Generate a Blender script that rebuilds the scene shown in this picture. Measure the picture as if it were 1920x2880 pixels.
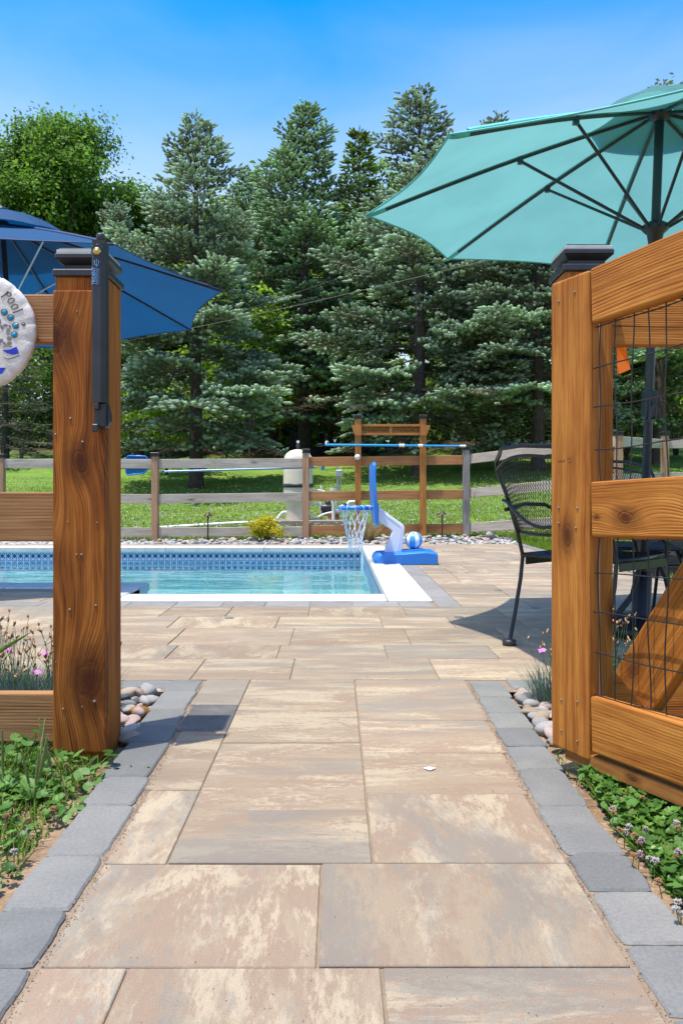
import bpy, bmesh, math, random
import numpy as np
from mathutils import Vector, Matrix, Euler

for o in list(bpy.data.objects):
    bpy.data.objects.remove(o, do_unlink=True)
SC = bpy.context.scene
COL = SC.collection
R = math.radians

# ------------------------------------------------------------------ camera, sky, sun, exposure
F = 2150.0          # focal length in pixels of the 1920 x 2880 photograph
CH = 0.70           # camera height
VX, HY = 944.0, 1385.0
cam = bpy.data.cameras.new('camera')
camo = bpy.data.objects.new('camera', cam)
COL.objects.link(camo)
camo.location = (0, 0, CH)
camo.rotation_euler = (R(90), 0, 0)
cam.sensor_fit = 'VERTICAL'
cam.sensor_height = 36.0
cam.lens = F / 2880 * 36.0
cam.shift_y = -(1440 - HY) / 2880
cam.shift_x = (960 - VX) / 2880
cam.clip_start = 0.05
cam.clip_end = 2000
SC.camera = camo

SUN_DIR = Vector((0.216, 0.135, -1.0)).normalized()      # the way light travels
world = bpy.data.worlds.new('World')
SC.world = world
world.use_nodes = True
wn = world.node_tree
wn.nodes.clear()
w_out = wn.nodes.new('ShaderNodeOutputWorld')
w_bg = wn.nodes.new('ShaderNodeBackground')
w_hs = wn.nodes.new('ShaderNodeHueSaturation')
w_sky = wn.nodes.new('ShaderNodeTexSky')
w_sky.sky_type = 'NISHITA'
w_sky.sun_disc = False
w_sky.sun_elevation = math.asin(-SUN_DIR.z)
w_sky.sun_rotation = math.atan2(-SUN_DIR.x, -SUN_DIR.y)
w_sky.altitude = 0
w_sky.air_density = 1.0
w_sky.dust_density = 1.5
w_sky.ozone_density = 1.5
w_hs.inputs['Hue'].default_value = 0.503
w_hs.inputs['Saturation'].default_value = 1.7
w_hs.inputs['Value'].default_value = 0.80
w_bg.inputs['Strength'].default_value = 0.15
wn.links.new(w_sky.outputs[0], w_hs.inputs['Color'])
# summer haze: the lower sky pales to white-blue all the way round, with faint drifts of thin cloud
def wnode(t, **kw):
    d = wn.nodes.new(t)
    for k, v in kw.items(): setattr(d, k, v)
    return d
w_tc = wnode('ShaderNodeTexCoord'); w_sep = wnode('ShaderNodeSeparateXYZ'); wn.links.new(w_tc.outputs['Generated'], w_sep.inputs[0])
w_map = wnode('ShaderNodeMapping'); w_map.inputs['Scale'].default_value = (1.0, 1.0, 3.0); wn.links.new(w_tc.outputs['Generated'], w_map.inputs[0])
w_no = wnode('ShaderNodeTexNoise'); w_no.inputs['Scale'].default_value = 2.6; w_no.inputs['Detail'].default_value = 5; w_no.inputs['Distortion'].default_value = 0.6
wn.links.new(w_map.outputs[0], w_no.inputs['Vector'])
w_mr = wnode('ShaderNodeMapRange', interpolation_type='SMOOTHSTEP'); w_mr.inputs[1].default_value = 0.60; w_mr.inputs[2].default_value = 0.24
w_mr.inputs[3].default_value = 0.0; w_mr.inputs[4].default_value = 0.93
w_add = wnode('ShaderNodeMath', operation='MULTIPLY_ADD'); w_add.inputs[1].default_value = -0.16
w_sub = wnode('ShaderNodeMath', operation='SUBTRACT'); w_sub.inputs[1].default_value = 0.5
wn.links.new(w_no.outputs[0], w_sub.inputs[0]); wn.links.new(w_sub.outputs[0], w_add.inputs[0]); wn.links.new(w_sep.outputs[2], w_add.inputs[2])
wn.links.new(w_add.outputs[0], w_mr.inputs[0])
w_mix = wnode('ShaderNodeMix', data_type='RGBA'); w_mix.inputs[7].default_value = (1.75, 2.10, 2.42, 1)
wn.links.new(w_mr.outputs[0], w_mix.inputs[0]); wn.links.new(w_hs.outputs[0], w_mix.inputs[6])
wn.links.new(w_mix.outputs[2], w_bg.inputs['Color'])
wn.links.new(w_bg.outputs[0], w_out.inputs['Surface'])

sun = bpy.data.lights.new('sun', 'SUN')
suno = bpy.data.objects.new('sun', sun)
COL.objects.link(suno)
sun.energy = 2.0
sun.angle = R(0.55)
sun.color = (1.0, 0.95, 0.86)
suno.rotation_euler = SUN_DIR.to_track_quat('-Z', 'Y').to_euler()
suno.location = (-5, -5, 20)

vs = SC.view_settings
vs.view_transform = 'Standard'
vs.look = 'None'
vs.exposure = 1.56
vs.gamma = 1.0
vs.use_curve_mapping = False
SC.cycles.max_bounces = 8
SC.cycles.transparent_max_bounces = 16
SC.cycles.caustics_reflective = False
SC.cycles.caustics_refractive = False

# ------------------------------------------------------------------ helpers
def gp(px, py, z=0.0):
    """pixel of the photograph -> point at height z"""
    Y = F * (CH - z) / (py - HY)
    return ((px - VX) * Y / F, Y)

def at(px, py, Y):
    return Vector(((px - VX) * Y / F, Y, CH + (HY - py) * Y / F))

def tag(o, label=None, cat=None, group=None, kind=None):
    if label: o['label'] = label
    if cat: o['category'] = cat
    if group: o['group'] = group
    if kind: o['kind'] = kind
    return o

def empty(name, loc=(0, 0, 0), rot=(0, 0, 0), label=None, cat=None, group=None, kind=None):
    o = bpy.data.objects.new(name, None)
    o.empty_display_size = 0.1
    COL.objects.link(o)
    o.location = loc
    o.rotation_euler = rot
    return tag(o, label, cat, group, kind)

def link(name, me, mat=None, parent=None, loc=(0, 0, 0), rot=(0, 0, 0)):
    if mat is not None and len(me.materials) == 0:
        me.materials.append(mat)
    o = bpy.data.objects.new(name, me)
    COL.objects.link(o)
    o.location = loc
    o.rotation_euler = rot
    if parent is not None:
        o.parent = parent
    return o

class MB:
    """collects shapes of ONE part"""
    def __init__(s):
        s.v = []; s.f = []; s.sm = []
    def add(s, V, Fc, smooth=False):
        n = len(s.v)
        s.v += [tuple(p) for p in V]
        for f in Fc:
            s.f.append(tuple(i + n for i in f)); s.sm.append(smooth)
        return s
    def box(s, x0, x1, y0, y1, z0, z1, M=None):
        V = [(x, y, z) for x in (x0, x1) for y in (y0, y1) for z in (z0, z1)]
        if M is not None: V = [M @ Vector(p) for p in V]
        return s.add(V, [(0, 1, 3, 2), (4, 6, 7, 5), (0, 4, 5, 1), (2, 3, 7, 6), (0, 2, 6, 4), (1, 5, 7, 3)])
    def bbox(s, x0, x1, y0, y1, z0, z1, b=0.004, M=None, seg=1):
        bm = bmesh.new()
        bmesh.ops.create_cube(bm, size=1.0)
        for v in bm.verts:
            v.co = Vector(((x0 + x1) / 2 + v.co.x * (x1 - x0), (y0 + y1) / 2 + v.co.y * (y1 - y0), (z0 + z1) / 2 + v.co.z * (z1 - z0)))
        bmesh.ops.bevel(bm, geom=list(bm.edges), offset=b, segments=seg, affect='EDGES', profile=0.5)
        bm.verts.index_update()
        V = [(M @ v.co) if M is not None else v.co.copy() for v in bm.verts]
        Fc = [[v.index for v in f.verts] for f in bm.faces]
        bm.free()
        return s.add(V, Fc)
    def tube(s, pts, r, n=8, closed=False, caps=True, smooth=True):
        pts = [Vector(p) for p in pts]
        m = len(pts)
        rr = r if isinstance(r, (list, tuple)) else [r] * m
        up = None
        V = []
        for i, p in enumerate(pts):
            if closed: t = pts[(i + 1) % m] - pts[i - 1]
            else: t = pts[min(i + 1, m - 1)] - pts[max(i - 1, 0)]
            if t.length < 1e-9: t = Vector((0, 0, 1))
            t.normalize()
            if up is None:
                a = Vector((0, 0, 1)) if abs(t.z) < 0.9 else Vector((1, 0, 0))
                up = t.cross(a).normalized()
            else:
                up = (up - t * up.dot(t))
                up = up.normalized() if up.length > 1e-6 else t.orthogonal().normalized()
            w = t.cross(up)
            for k in range(n):
                a = 2 * math.pi * k / n
                V.append(p + (up * math.cos(a) + w * math.sin(a)) * rr[i])
        Fc = []
        for i in range(m if closed else m - 1):
            j = (i + 1) % m
            for k in range(n):
                k2 = (k + 1) % n
                Fc.append((i * n + k, i * n + k2, j * n + k2, j * n + k))
        s.add(V, Fc, smooth)
        if caps and not closed:
            s.add(V[:n], [tuple(range(n - 1, -1, -1))]); s.add(V[-n:], [tuple(range(n))])
        return s
    def lathe(s, prof, c=(0, 0, 0), n=24, axis='z', smooth=True, M=None):
        V = []; m = len(prof)
        for (r, z) in prof:
            for k in range(n):
                a = 2 * math.pi * k / n
                x, y = r * math.cos(a), r * math.sin(a)
                if axis == 'z': p = Vector((x, y, z))
                elif axis == 'y': p = Vector((x, z, y))
                else: p = Vector((z, x, y))
                if M is not None: p = M @ p
                V.append(p + Vector(c))
        Fc = []
        for i in range(m - 1):
            for k in range(n):
                k2 = (k + 1) % n
                Fc.append((i * n + k, i * n + k2, (i + 1) * n + k2, (i + 1) * n + k))
        return s.add(V, Fc, smooth)
    def prism(s, poly, y0, y1, plane='xz', smooth=False):
        n = len(poly)
        if plane == 'xz': V = [(x, y0, z) for x, z in poly] + [(x, y1, z) for x, z in poly]
        elif plane == 'yz': V = [(y0, x, z) for x, z in poly] + [(y1, x, z) for x, z in poly]
        else: V = [(x, z, y0) for x, z in poly] + [(x, z, y1) for x, z in poly]
        Fc = [tuple(range(n)), tuple(range(2 * n - 1, n - 1, -1))]
        for i in range(n):
            j = (i + 1) % n
            Fc.append((i, i + n, j + n, j))
        return s.add(V, Fc, smooth)
    def mesh(s, name):
        me = bpy.data.meshes.new(name)
        me.from_pydata([tuple(p) for p in s.v], [], s.f)
        me.polygons.foreach_set('use_smooth', s.sm)
        bm = bmesh.new(); bm.from_mesh(me)
        bmesh.ops.recalc_face_normals(bm, faces=bm.faces)
        bm.to_mesh(me); bm.free()
        me.update()
        return me
    def build(s, name, mat, parent=None, loc=(0, 0, 0), rot=(0, 0, 0), bev=0, seg=2):
        me = s.mesh(name)
        if bev:
            bm = bmesh.new(); bm.from_mesh(me)
            bmesh.ops.remove_doubles(bm, verts=bm.verts, dist=1e-5)
            es = [e for e in bm.edges if len(e.link_faces) == 2 and e.calc_face_angle(0) > 0.5]
            bmesh.ops.bevel(bm, geom=es, offset=bev, segments=seg, affect='EDGES', profile=0.5)
            for f in bm.faces: f.smooth = False
            bm.to_mesh(me); bm.free()
        return link(name, me, mat, parent, loc, rot)

def np_mesh(name, V, Fc, C=None):
    """V (n,3), Fc (m,k) one polygon size; C (n,3) point colours"""
    V = np.asarray(V, np.float32); Fc = np.asarray(Fc, np.int32)
    me = bpy.data.meshes.new(name)
    me.vertices.add(len(V)); me.vertices.foreach_set('co', V.ravel())
    m, k = Fc.shape
    me.loops.add(m * k); me.loops.foreach_set('vertex_index', Fc.ravel())
    me.polygons.add(m)
    me.polygons.foreach_set('loop_start', np.arange(0, m * k, k, dtype=np.int32))
    me.update(calc_edges=True)
    if C is not None:
        at_ = me.attributes.new('tint', 'FLOAT_COLOR', 'POINT')
        cc = np.ones((len(V), 4), np.float32); cc[:, :3] = C
        at_.data.foreach_set('color', cc.ravel())
    me.validate()
    return me

def nrm(a):
    return a / np.maximum(np.linalg.norm(a, axis=-1, keepdims=True), 1e-9)

# ------------------------------------------------------------------ node helper
class NT:
    def __init__(s, name):
        s.m = bpy.data.materials.new(name); s.m.use_nodes = True
        s.t = s.m.node_tree; s.t.nodes.clear()
        s.out = s.t.nodes.new('ShaderNodeOutputMaterial')
    def n(s, typ, **kw):
        d = s.t.nodes.new(typ)
        for k, v in kw.items(): setattr(d, k, v)
        return d
    def put(s, sock, v):
        if isinstance(v, bpy.types.NodeSocket): s.t.links.new(v, sock)
        elif v is not None:
            try: sock.default_value = v
            except Exception: sock.default_value = (*v, 1.0)
    def ma(s, op, a, b=None, c=None, clamp=False):
        d = s.n('ShaderNodeMath', operation=op, use_clamp=clamp)
        s.put(d.inputs[0], a)
        if b is not None: s.put(d.inputs[1], b)
        if c is not None: s.put(d.inputs[2], c)
        return d.outputs[0]
    def mix(s, f, a, b, typ='MIX'):
        d = s.n('ShaderNodeMix', data_type='RGBA', blend_type=typ)
        s.put(d.inputs[0], f); s.put(d.inputs[6], a); s.put(d.inputs[7], b)
        return d.outputs[2]
    def ramp(s, f, stops, interp='LINEAR'):
        d = s.n('ShaderNodeValToRGB')
        d.color_ramp.interpolation = interp
        e = d.color_ramp.elements
        while len(e) < len(stops): e.new(0.5)
        for el, (p, c) in zip(e, stops):
            el.position = p; el.color = (*c, 1) if len(c) == 3 else c
        s.put(d.inputs[0], f)
        return d.outputs[0]
    def smooth(s, v, a, b):
        d = s.n('ShaderNodeMapRange', interpolation_type='SMOOTHSTEP')
        s.put(d.inputs[0], v); s.put(d.inputs[1], a); s.put(d.inputs[2], b)
        return d.outputs[0]
    def noise(s, vec, scale, detail=3, rough=0.55, dist=0.0, col=False):
        d = s.n('ShaderNodeTexNoise')
        s.put(d.inputs['Vector'], vec); s.put(d.inputs['Scale'], scale); s.put(d.inputs['Detail'], detail)
        s.put(d.inputs['Roughness'], rough); s.put(d.inputs['Distortion'], dist)
        return d.outputs[1 if col else 0]
    def vor(s, vec, scale, feature='F1', dim='3D'):
        d = s.n('ShaderNodeTexVoronoi', feature=feature, voronoi_dimensions=dim)
        s.put(d.inputs['Vector'], vec); s.put(d.inputs['Scale'], scale)
        return d
    def obj(s):
        return s.n('ShaderNodeTexCoord').outputs['Object']
    def pos(s):
        return s.n('ShaderNodeNewGeometry').outputs['Position']
    def rnd(s):
        return s.n('ShaderNodeObjectInfo').outputs['Random']
    def sep(s, v):
        d = s.n('ShaderNodeSeparateXYZ'); s.put(d.inputs[0], v); return d.outputs
    def comb(s, x, y, z):
        d = s.n('ShaderNodeCombineXYZ'); s.put(d.inputs[0], x); s.put(d.inputs[1], y); s.put(d.inputs[2], z); return d.outputs[0]
    def bump(s, h, strength=0.3, dist=0.01):
        d = s.n('ShaderNodeBump'); s.put(d.inputs['Height'], h); s.put(d.inputs['Strength'], strength); s.put(d.inputs['Distance'], dist)
        return d.outputs[0]
    def bsdf(s, color, rough=0.6, metal=0.0, normal=None, spec=None, **kw):
        d = s.n('ShaderNodeBsdfPrincipled')
        s.put(d.inputs['Base Color'], color); s.put(d.inputs['Roughness'], rough); s.put(d.inputs['Metallic'], metal)
        if normal is not None: s.put(d.inputs['Normal'], normal)
        if spec is not None: s.put(d.inputs['Specular IOR Level'], spec)
        for k, v in kw.items(): s.put(d.inputs[k], v)
        return d.outputs[0]
    def done(s, sh):
        s.t.links.new(sh, s.out.inputs['Surface']); return s.m

def plain(name, color, rough=0.5, metal=0.0, var=0.12, scale=14.0, bump=0.0, bscale=60.0, spec=None):
    """painted / moulded surface with slight uneven tone, smudges and gloss"""
    t = NT(name)
    p = t.obj()
    a = t.noise(p, scale, 4, 0.6)
    lo = tuple(c * (1 - var) for c in color); hi = tuple(min(1, c * (1 + var)) for c in color)
    c = t.mix(t.smooth(a, 0.3, 0.7), lo, hi)
    rg = t.ma('ADD', t.ma('MULTIPLY', t.noise(p, scale * 2.7, 3), 0.22), rough - 0.11)
    nm = t.bump(t.noise(p, bscale, 4), bump, 0.003) if bump else None
    return t.done(t.bsdf(c, rg, metal, nm, spec))

def tinted(name, rough=0.6, trans=0.35, gain=1.0, spec=0.3):
    """leaf material: colour comes from the point attribute, light passes through"""
    t = NT(name)
    a = t.n('ShaderNodeAttribute', attribute_name='tint')
    c = a.outputs['Color']
    if gain != 1.0: c = t.mix(1.0, c, (gain, gain, gain), 'MULTIPLY')
    b = t.bsdf(c, rough, spec=spec)
    if trans <= 0: return t.done(b)
    tr = t.n('ShaderNodeBsdfTranslucent'); t.put(tr.inputs[0], c)
    m = t.n('ShaderNodeMixShader'); t.put(m.inputs[0], trans)
    t.t.links.new(b, m.inputs[1]); t.t.links.new(tr.outputs[0], m.inputs[2])
    return t.done(m.outputs[0])

def wood(name, axis='z', knots=(), pal=None, freq=150.0, generic=False, warp=0.028, rough=0.72, cross=0.55, bumps=0.5, patch=0.5, sk=0.75):
    """stained board: growth rings flow round knots. axis = grain direction (object space).
    knots: (across, along, radius)"""
    pal = pal or ((0.085, 0.030, 0.009), (0.25, 0.098, 0.026), (0.40, 0.185, 0.060))
    t = NT(name)
    o = t.sep(t.obj())
    X, Yv, Z = o[0], o[1], o[2]
    if axis == 'z': a, l, c = X, Z, Yv
    elif axis == 'x': a, l, c = Z, X, Yv
    else: a, l, c = X, Yv, Z
    rn = t.ma('MULTIPLY', t.rnd(), 37.0)
    a2 = t.ma('MULTIPLY_ADD', c, cross, a)
    base = t.comb(t.ma('ADD', a, rn), t.ma('ADD', c, rn), l)
    stretch = t.comb(t.ma('ADD', a2, rn), c, t.ma('MULTIPLY', l, 0.14))
    w1 = t.ma('MULTIPLY', t.ma('SUBTRACT', t.noise(stretch, 7.0, 2, 0.5), 0.5), warp * 2)
    f = t.ma('ADD', a2, w1)
    kd = None
    for (ka, kl, kr) in knots:
        da = t.ma('SUBTRACT', a, ka)
        dl = t.ma('MULTIPLY', t.ma('SUBTRACT', l, kl), 0.62)
        d2 = t.ma('ADD', t.ma('MULTIPLY', da, da), t.ma('MULTIPLY', dl, dl))
        d = t.ma('DIVIDE', t.ma('SQRT', d2), kr)
        hill = t.ma('EXPONENT', t.ma('MULTIPLY', t.ma('MULTIPLY', d, d), -0.16))
        f = t.ma('MULTIPLY_ADD', hill, kr * 1.6, f)
        kd = d if kd is None else t.ma('MINIMUM', kd, d)
    if generic:
        gv = t.comb(t.ma('MULTIPLY', t.ma('ADD', a2, rn), 1.0), t.ma('MULTIPLY_ADD', l, 0.35, rn), 0.0)
        vr = t.vor(gv, 6.0, dim='2D')
        big = t.ma('GREATER_THAN', t.sep(vr.outputs['Color'])[0], 0.85)
        d = t.ma('MULTIPLY', vr.outputs['Distance'], 15.0)
        hill = t.ma('MULTIPLY', t.ma('EXPONENT', t.ma('MULTIPLY', t.ma('MULTIPLY', d, d), -0.18)), big)
        f = t.ma('MULTIPLY_ADD', hill, 0.016, f)
        d = t.ma('ADD', d, t.ma('MULTIPLY', t.ma('SUBTRACT', 1.0, big), 9.0))
        kd = d if kd is None else t.ma('MINIMUM', kd, d)
    ring = t.ma('MULTIPLY', t.ma('PINGPONG', t.ma('MULTIPLY', f, freq), 0.5), 2.0)
    ring = t.ma('POWER', ring, 2.2)
    ringamt = t.smooth(t.noise(stretch, 16.0, 2), 0.35, 0.75)
    ring = t.ma('MULTIPLY', ring, t.ma('MULTIPLY_ADD', ringamt, 0.85, 0.15))
    fib = t.noise(t.comb(t.ma('MULTIPLY', f, 1.0), t.ma('ADD', c, rn), t.ma('MULTIPLY', l, 0.02)), 420.0, 3, 0.65)
    blot = t.noise(t.comb(t.ma('ADD', a, rn), c, t.ma('MULTIPLY', l, 0.3)), 9.0, 4, 0.6)
    streak = t.noise(t.comb(f, t.ma('ADD', c, rn), t.ma('MULTIPLY', l, 0.035)), 60.0, 4, 0.7)
    v = t.ma('ADD', t.ma('MULTIPLY', blot, 0.75 * patch + 0.25), t.ma('MULTIPLY', t.ma('SUBTRACT', fib, 0.5), 0.45))
    v = t.ma('MULTIPLY_ADD', t.ma('SUBTRACT', streak, 0.5), sk, v)
    v = t.ma('SUBTRACT', t.ma('ADD', v, 0.10), t.ma('MULTIPLY', ring, 0.20))
    col = t.ramp(v, [(0.05, pal[0]), (0.40, pal[1]), (0.80, pal[2])])
    h = t.ma('ADD', t.ma('MULTIPLY', fib, 0.5), t.ma('MULTIPLY', ring, -0.6))
    if kd is not None:
        ka2 = t.ma('ADD', kd, t.ma('MULTIPLY', t.ma('SUBTRACT', t.noise(base, 45.0, 4), 0.5), 0.9))
        kin = t.ma('MULTIPLY', t.ma('SUBTRACT', 1.0, t.smooth(ka2, 0.25, 1.25)), 0.9)
        kring = t.ma('PINGPONG', t.ma('MULTIPLY', ka2, 5.0), 0.5)
        kcol = t.mix(t.ma('MULTIPLY_ADD', kring, 0.45, t.ma('MULTIPLY', fib, 0.12)), (pal[0][0] * 0.6, pal[0][1] * 0.5, pal[0][2] * 0.6),
                     (pal[1][0] * 0.85, pal[1][1] * 0.68, pal[1][2] * 0.7))
        rim = t.ma('MULTIPLY', t.smooth(ka2, 0.8, 0.98), t.ma('SUBTRACT', 1.0, t.smooth(ka2, 0.98, 1.2)))
        halo = t.ma('MULTIPLY', t.ma('SUBTRACT', 1.0, t.smooth(ka2, 0.9, 3.0)), 0.62)
        col = t.mix(halo, col, pal[0])
        col = t.mix(kin, col, kcol)
        col = t.mix(t.ma('MULTIPLY', rim, 0.12), col, (pal[0][0] * 0.35, pal[0][1] * 0.35, pal[0][2] * 0.4))
        h = t.ma('SUBTRACT', h, t.ma('MULTIPLY', rim, 0.5))
    # drying checks
    chk = t.noise(t.comb(t.ma('MULTIPLY', f, 1.0), c, t.ma('MULTIPLY', l, 0.012)), 70.0, 2, 0.5)
    ck = t.ma('SUBTRACT', 1.0, t.smooth(chk, 0.22, 0.27))
    col = t.mix(t.ma('MULTIPLY', ck, 0.7), col, (pal[0][0] * 0.3, pal[0][1] * 0.3, pal[0][2] * 0.4))
    h = t.ma('SUBTRACT', h, ck)
    rg = t.ma('MULTIPLY_ADD', blot, 0.3, rough - 0.15)
    return t.done(t.bsdf(col, rg, 0, t.bump(h, bumps, 0.0022), 0.22))
# ------------------------------------------------------------------ materials
def slab_mat(name, along):
    """blended concrete slab: cream, sand, rose-tan and slate-grey drifts drawn out along the slab"""
    t = NT(name)
    p = t.obj(); o = t.sep(p)
    rn = t.ma('MULTIPLY', t.rnd(), 91.0)
    sx, sy = (0.30, 1.0) if along == 'x' else (1.0, 0.34)
    q = t.comb(t.ma('MULTIPLY_ADD', o[0], sx, rn), t.ma('MULTIPLY_ADD', o[1], sy, rn), rn)
    q2 = t.comb(t.ma('MULTIPLY_ADD', o[0], sx * 0.8, rn), t.ma('MULTIPLY_ADD', o[1], sy, 3.1), rn)
    a = t.noise(q, 11.0, 6, 0.66, 0.35)
    b = t.noise(q2, 9.5, 6, 0.70, 0.5)
    g = t.noise(q2, 6.0, 6, 0.70, 0.4)
    fine = t.noise(t.comb(t.ma('ADD', o[0], rn), o[1], o[2]), 420.0, 2, 0.7)
    grit = t.noise(t.comb(t.ma('ADD', t.ma('MULTIPLY', o[0], sx + .35), rn), t.ma('MULTIPLY', o[1], sy), o[2]), 75.0, 7, 0.82)
    edge = t.ma('MULTIPLY', t.ma('SUBTRACT', grit, 0.5), 0.62)
    c = t.mix(t.smooth(t.ma('ADD', a, edge), 0.43, 0.57), (0.284, 0.206, 0.140), (0.314, 0.244, 0.163))
    c = t.mix(t.smooth(t.ma('ADD', b, edge), 0.49, 0.60), c, (0.405, 0.330, 0.220))
    r1 = t.sep(t.n('ShaderNodeCombineXYZ').outputs[0])  # keep graph simple
    bias = t.ma('MULTIPLY', t.ma('SUBTRACT', t.ma('FRACT', t.ma('MULTIPLY', t.rnd(), 17.3)), 0.5), 0.14)
    gg = t.ma('ADD', t.ma('ADD', g, edge), bias)
    c = t.mix(t.ma('MULTIPLY', t.smooth(gg, 0.49, 0.61), 0.66), c, (0.208, 0.192, 0.158))
    tone = t.ma('MULTIPLY_ADD', t.ma('FRACT', t.ma('MULTIPLY', t.rnd(), 5.7)), 0.22, 0.86)
    tone = t.ma('MULTIPLY', tone, t.ma('MULTIPLY_ADD', fine, 0.70, 0.65))
    d = t.n('ShaderNodeVectorMath', operation='SCALE')
    t.put(d.inputs[0], c); t.put(d.inputs[3], tone)
    h = t.ma('ADD', t.ma('MULTIPLY', fine, 0.6), t.ma('MULTIPLY', grit, 0.8))
    return t.done(t.bsdf(d.outputs[0], 0.85, 0, t.bump(h, 0.75, 0.002), 0.25))

def stone_mat(name, c0, c1, c2, sc=9.0, bump=0.4, rough=0.8):
    t = NT(name)
    p = t.obj(); rn = t.rnd()
    o = t.sep(p)
    q = t.comb(t.ma('MULTIPLY_ADD', rn, 53.0, o[0]), o[1], o[2])
    a = t.noise(q, sc, 6, 0.65, 0.3); f = t.noise(q, sc * 30, 3, 0.7)
    c = t.ramp(t.ma('ADD', t.ma('MULTIPLY', a, 0.9), t.ma('MULTIPLY', t.ma('SUBTRACT', rn, 0.5), 0.35)), [(0.25, c0), (0.5, c1), (0.75, c2)])
    c = t.mix(t.smooth(f, 0.3, 0.75), t.mix(0.25, c, (0.02, 0.02, 0.02)), c)
    return t.done(t.bsdf(c, rough, 0, t.bump(t.ma('ADD', a, t.ma('MULTIPLY', f, 0.4)), bump, 0.004), 0.3))

def ground_mat():
    """lawn, soil and woodland floor by where they lie"""
    t = NT('terrain')
    p = t.pos(); o = t.sep(p)
    n1 = t.noise(p, 0.7, 5, 0.6); n2 = t.noise(p, 9.0, 4, 0.65); n3 = t.noise(p, 60.0, 3, 0.6)
    lawn = t.ramp(t.ma('ADD', t.ma('MULTIPLY', n1, 0.55), t.ma('MULTIPLY', n2, 0.45)),
                  [(0.3, (0.05, 0.115, 0.015)), (0.5, (0.115, 0.215, 0.028)), (0.7, (0.22, 0.29, 0.06))])
    lawn = t.mix(t.smooth(n3, 0.45, 0.8), lawn, (0.20, 0.25, 0.07))
    soil = t.ramp(n2, [(0.3, (0.16, 0.10, 0.055)), (0.7, (0.34, 0.235, 0.145))])
    soil = t.mix(t.smooth(n3, 0.5, 0.75), soil, (0.40, 0.29, 0.18))
    leafm = t.ramp(n2, [(0.3, (0.02, 0.013, 0.008)), (0.7, (0.085, 0.055, 0.03))])
    yy = t.ma('ADD', o[1], t.ma('MULTIPLY', t.ma('SUBTRACT', n1, 0.5), 6.0))
    near = t.ma('SUBTRACT', 1.0, t.smooth(t.ma('ADD', o[1], t.ma('MULTIPLY', t.ma('SUBTRACT', n2, 0.5), 0.6)), 3.4, 3.7))
    far = t.smooth(t.ma('SUBTRACT', yy, t.ma('MULTIPLY', t.ma('ABSOLUTE', t.ma('ADD', o[0], 1.0)), 0.25)), 26.0, 29.0)
    c = t.mix(near, lawn, soil)
    c = t.mix(far, c, leafm)
    return t.done(t.bsdf(c, 0.95, 0, t.bump(t.ma('ADD', n2, t.ma('MULTIPLY', n3, 0.5)), 0.6, 0.03), 0.15))

M = {}
M['slab_x'] = slab_mat('slab_streaked', 'x')
M['slab_y'] = slab_mat('slab_blotched', 'y')
M['slab_dark'] = stone_mat('slab_charcoal', (0.10, 0.097, 0.088), (0.15, 0.142, 0.128), (0.22, 0.20, 0.17), 14, 0.4)
M['border'] = stone_mat('bluestone', (0.158, 0.160, 0.148), (0.205, 0.204, 0.186), (0.258, 0.250, 0.220), 5, 0.45)
M['strip'] = stone_mat('pale_paver', (0.23, 0.215, 0.19), (0.28, 0.265, 0.24), (0.33, 0.315, 0.285), 6, 0.3)
M['sand'] = stone_mat('joint_sand', (0.23, 0.16, 0.10), (0.29, 0.21, 0.14), (0.35, 0.265, 0.18), 30, 0.5, 0.95)
M['coping'] = plain('white_coping', (0.52, 0.51, 0.485), 0.55, var=0.12, scale=11, bump=0.15, bscale=250)
M['ground'] = ground_mat()
RW = ((0.050, 0.012, 0.002), (0.265, 0.078, 0.010), (0.56, 0.215, 0.036))
GW = ((0.085, 0.022, 0.003), (0.305, 0.098, 0.0125), (0.535, 0.222, 0.040))
WW = ((0.20, 0.155, 0.11), (0.45, 0.385, 0.30), (0.60, 0.53, 0.43))
CW = ((0.17, 0.07, 0.025), (0.40, 0.185, 0.07), (0.56, 0.30, 0.13))
M['rail_wood'] = wood('sunbleached_board', 'x', knots=((0.035, -0.02, 0.022),), pal=((0.12, 0.055, 0.02), (0.33, 0.165, 0.065), (0.50, 0.29, 0.135)), freq=110, generic=True)
M['wood_z'] = wood('stained_post', 'z', pal=RW, generic=True)
M['gate_x'] = wood('gate_rail_wood', 'x', pal=GW, generic=True, freq=130, patch=0.95, sk=0.95, bumps=0.8)
M['gate_z'] = wood('gate_stile_wood', 'z', pal=GW, generic=True, freq=130, patch=0.95, sk=0.95, bumps=0.8)
M['grey_x'] = wood('weathered_rail', 'x', pal=WW, generic=True, freq=70, warp=0.08)
M['grey_z'] = wood('weathered_post', 'z', pal=((0.19, 0.10, 0.05), (0.42, 0.24, 0.135), (0.56, 0.36, 0.215)), generic=True, freq=70)
M['grey2_z'] = wood('silvered_post', 'z', pal=((0.12, 0.10, 0.09), (0.27, 0.24, 0.21), (0.40, 0.37, 0.33)), generic=True, freq=70)
M['cedar_x'] = wood('cedar_rail', 'x', pal=CW, generic=True, freq=70)
M['cedar_z'] = wood('cedar_post', 'z', pal=((0.20, 0.075, 0.018), (0.44, 0.18, 0.045), (0.58, 0.27, 0.08)), generic=True, freq=60, patch=0.3)
M['arch_x'] = wood('cedar_beam', 'x', pal=((0.20, 0.075, 0.018), (0.44, 0.18, 0.045), (0.58, 0.27, 0.08)), generic=True, freq=60, patch=0.3)
M['black'] = plain('black_moulding', (0.022, 0.024, 0.027), 0.42, var=0.2)
M['iron'] = plain('black_powder_coat', (0.014, 0.016, 0.018), 0.40, var=0.25, scale=30, bump=0.1, bscale=300)
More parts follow.
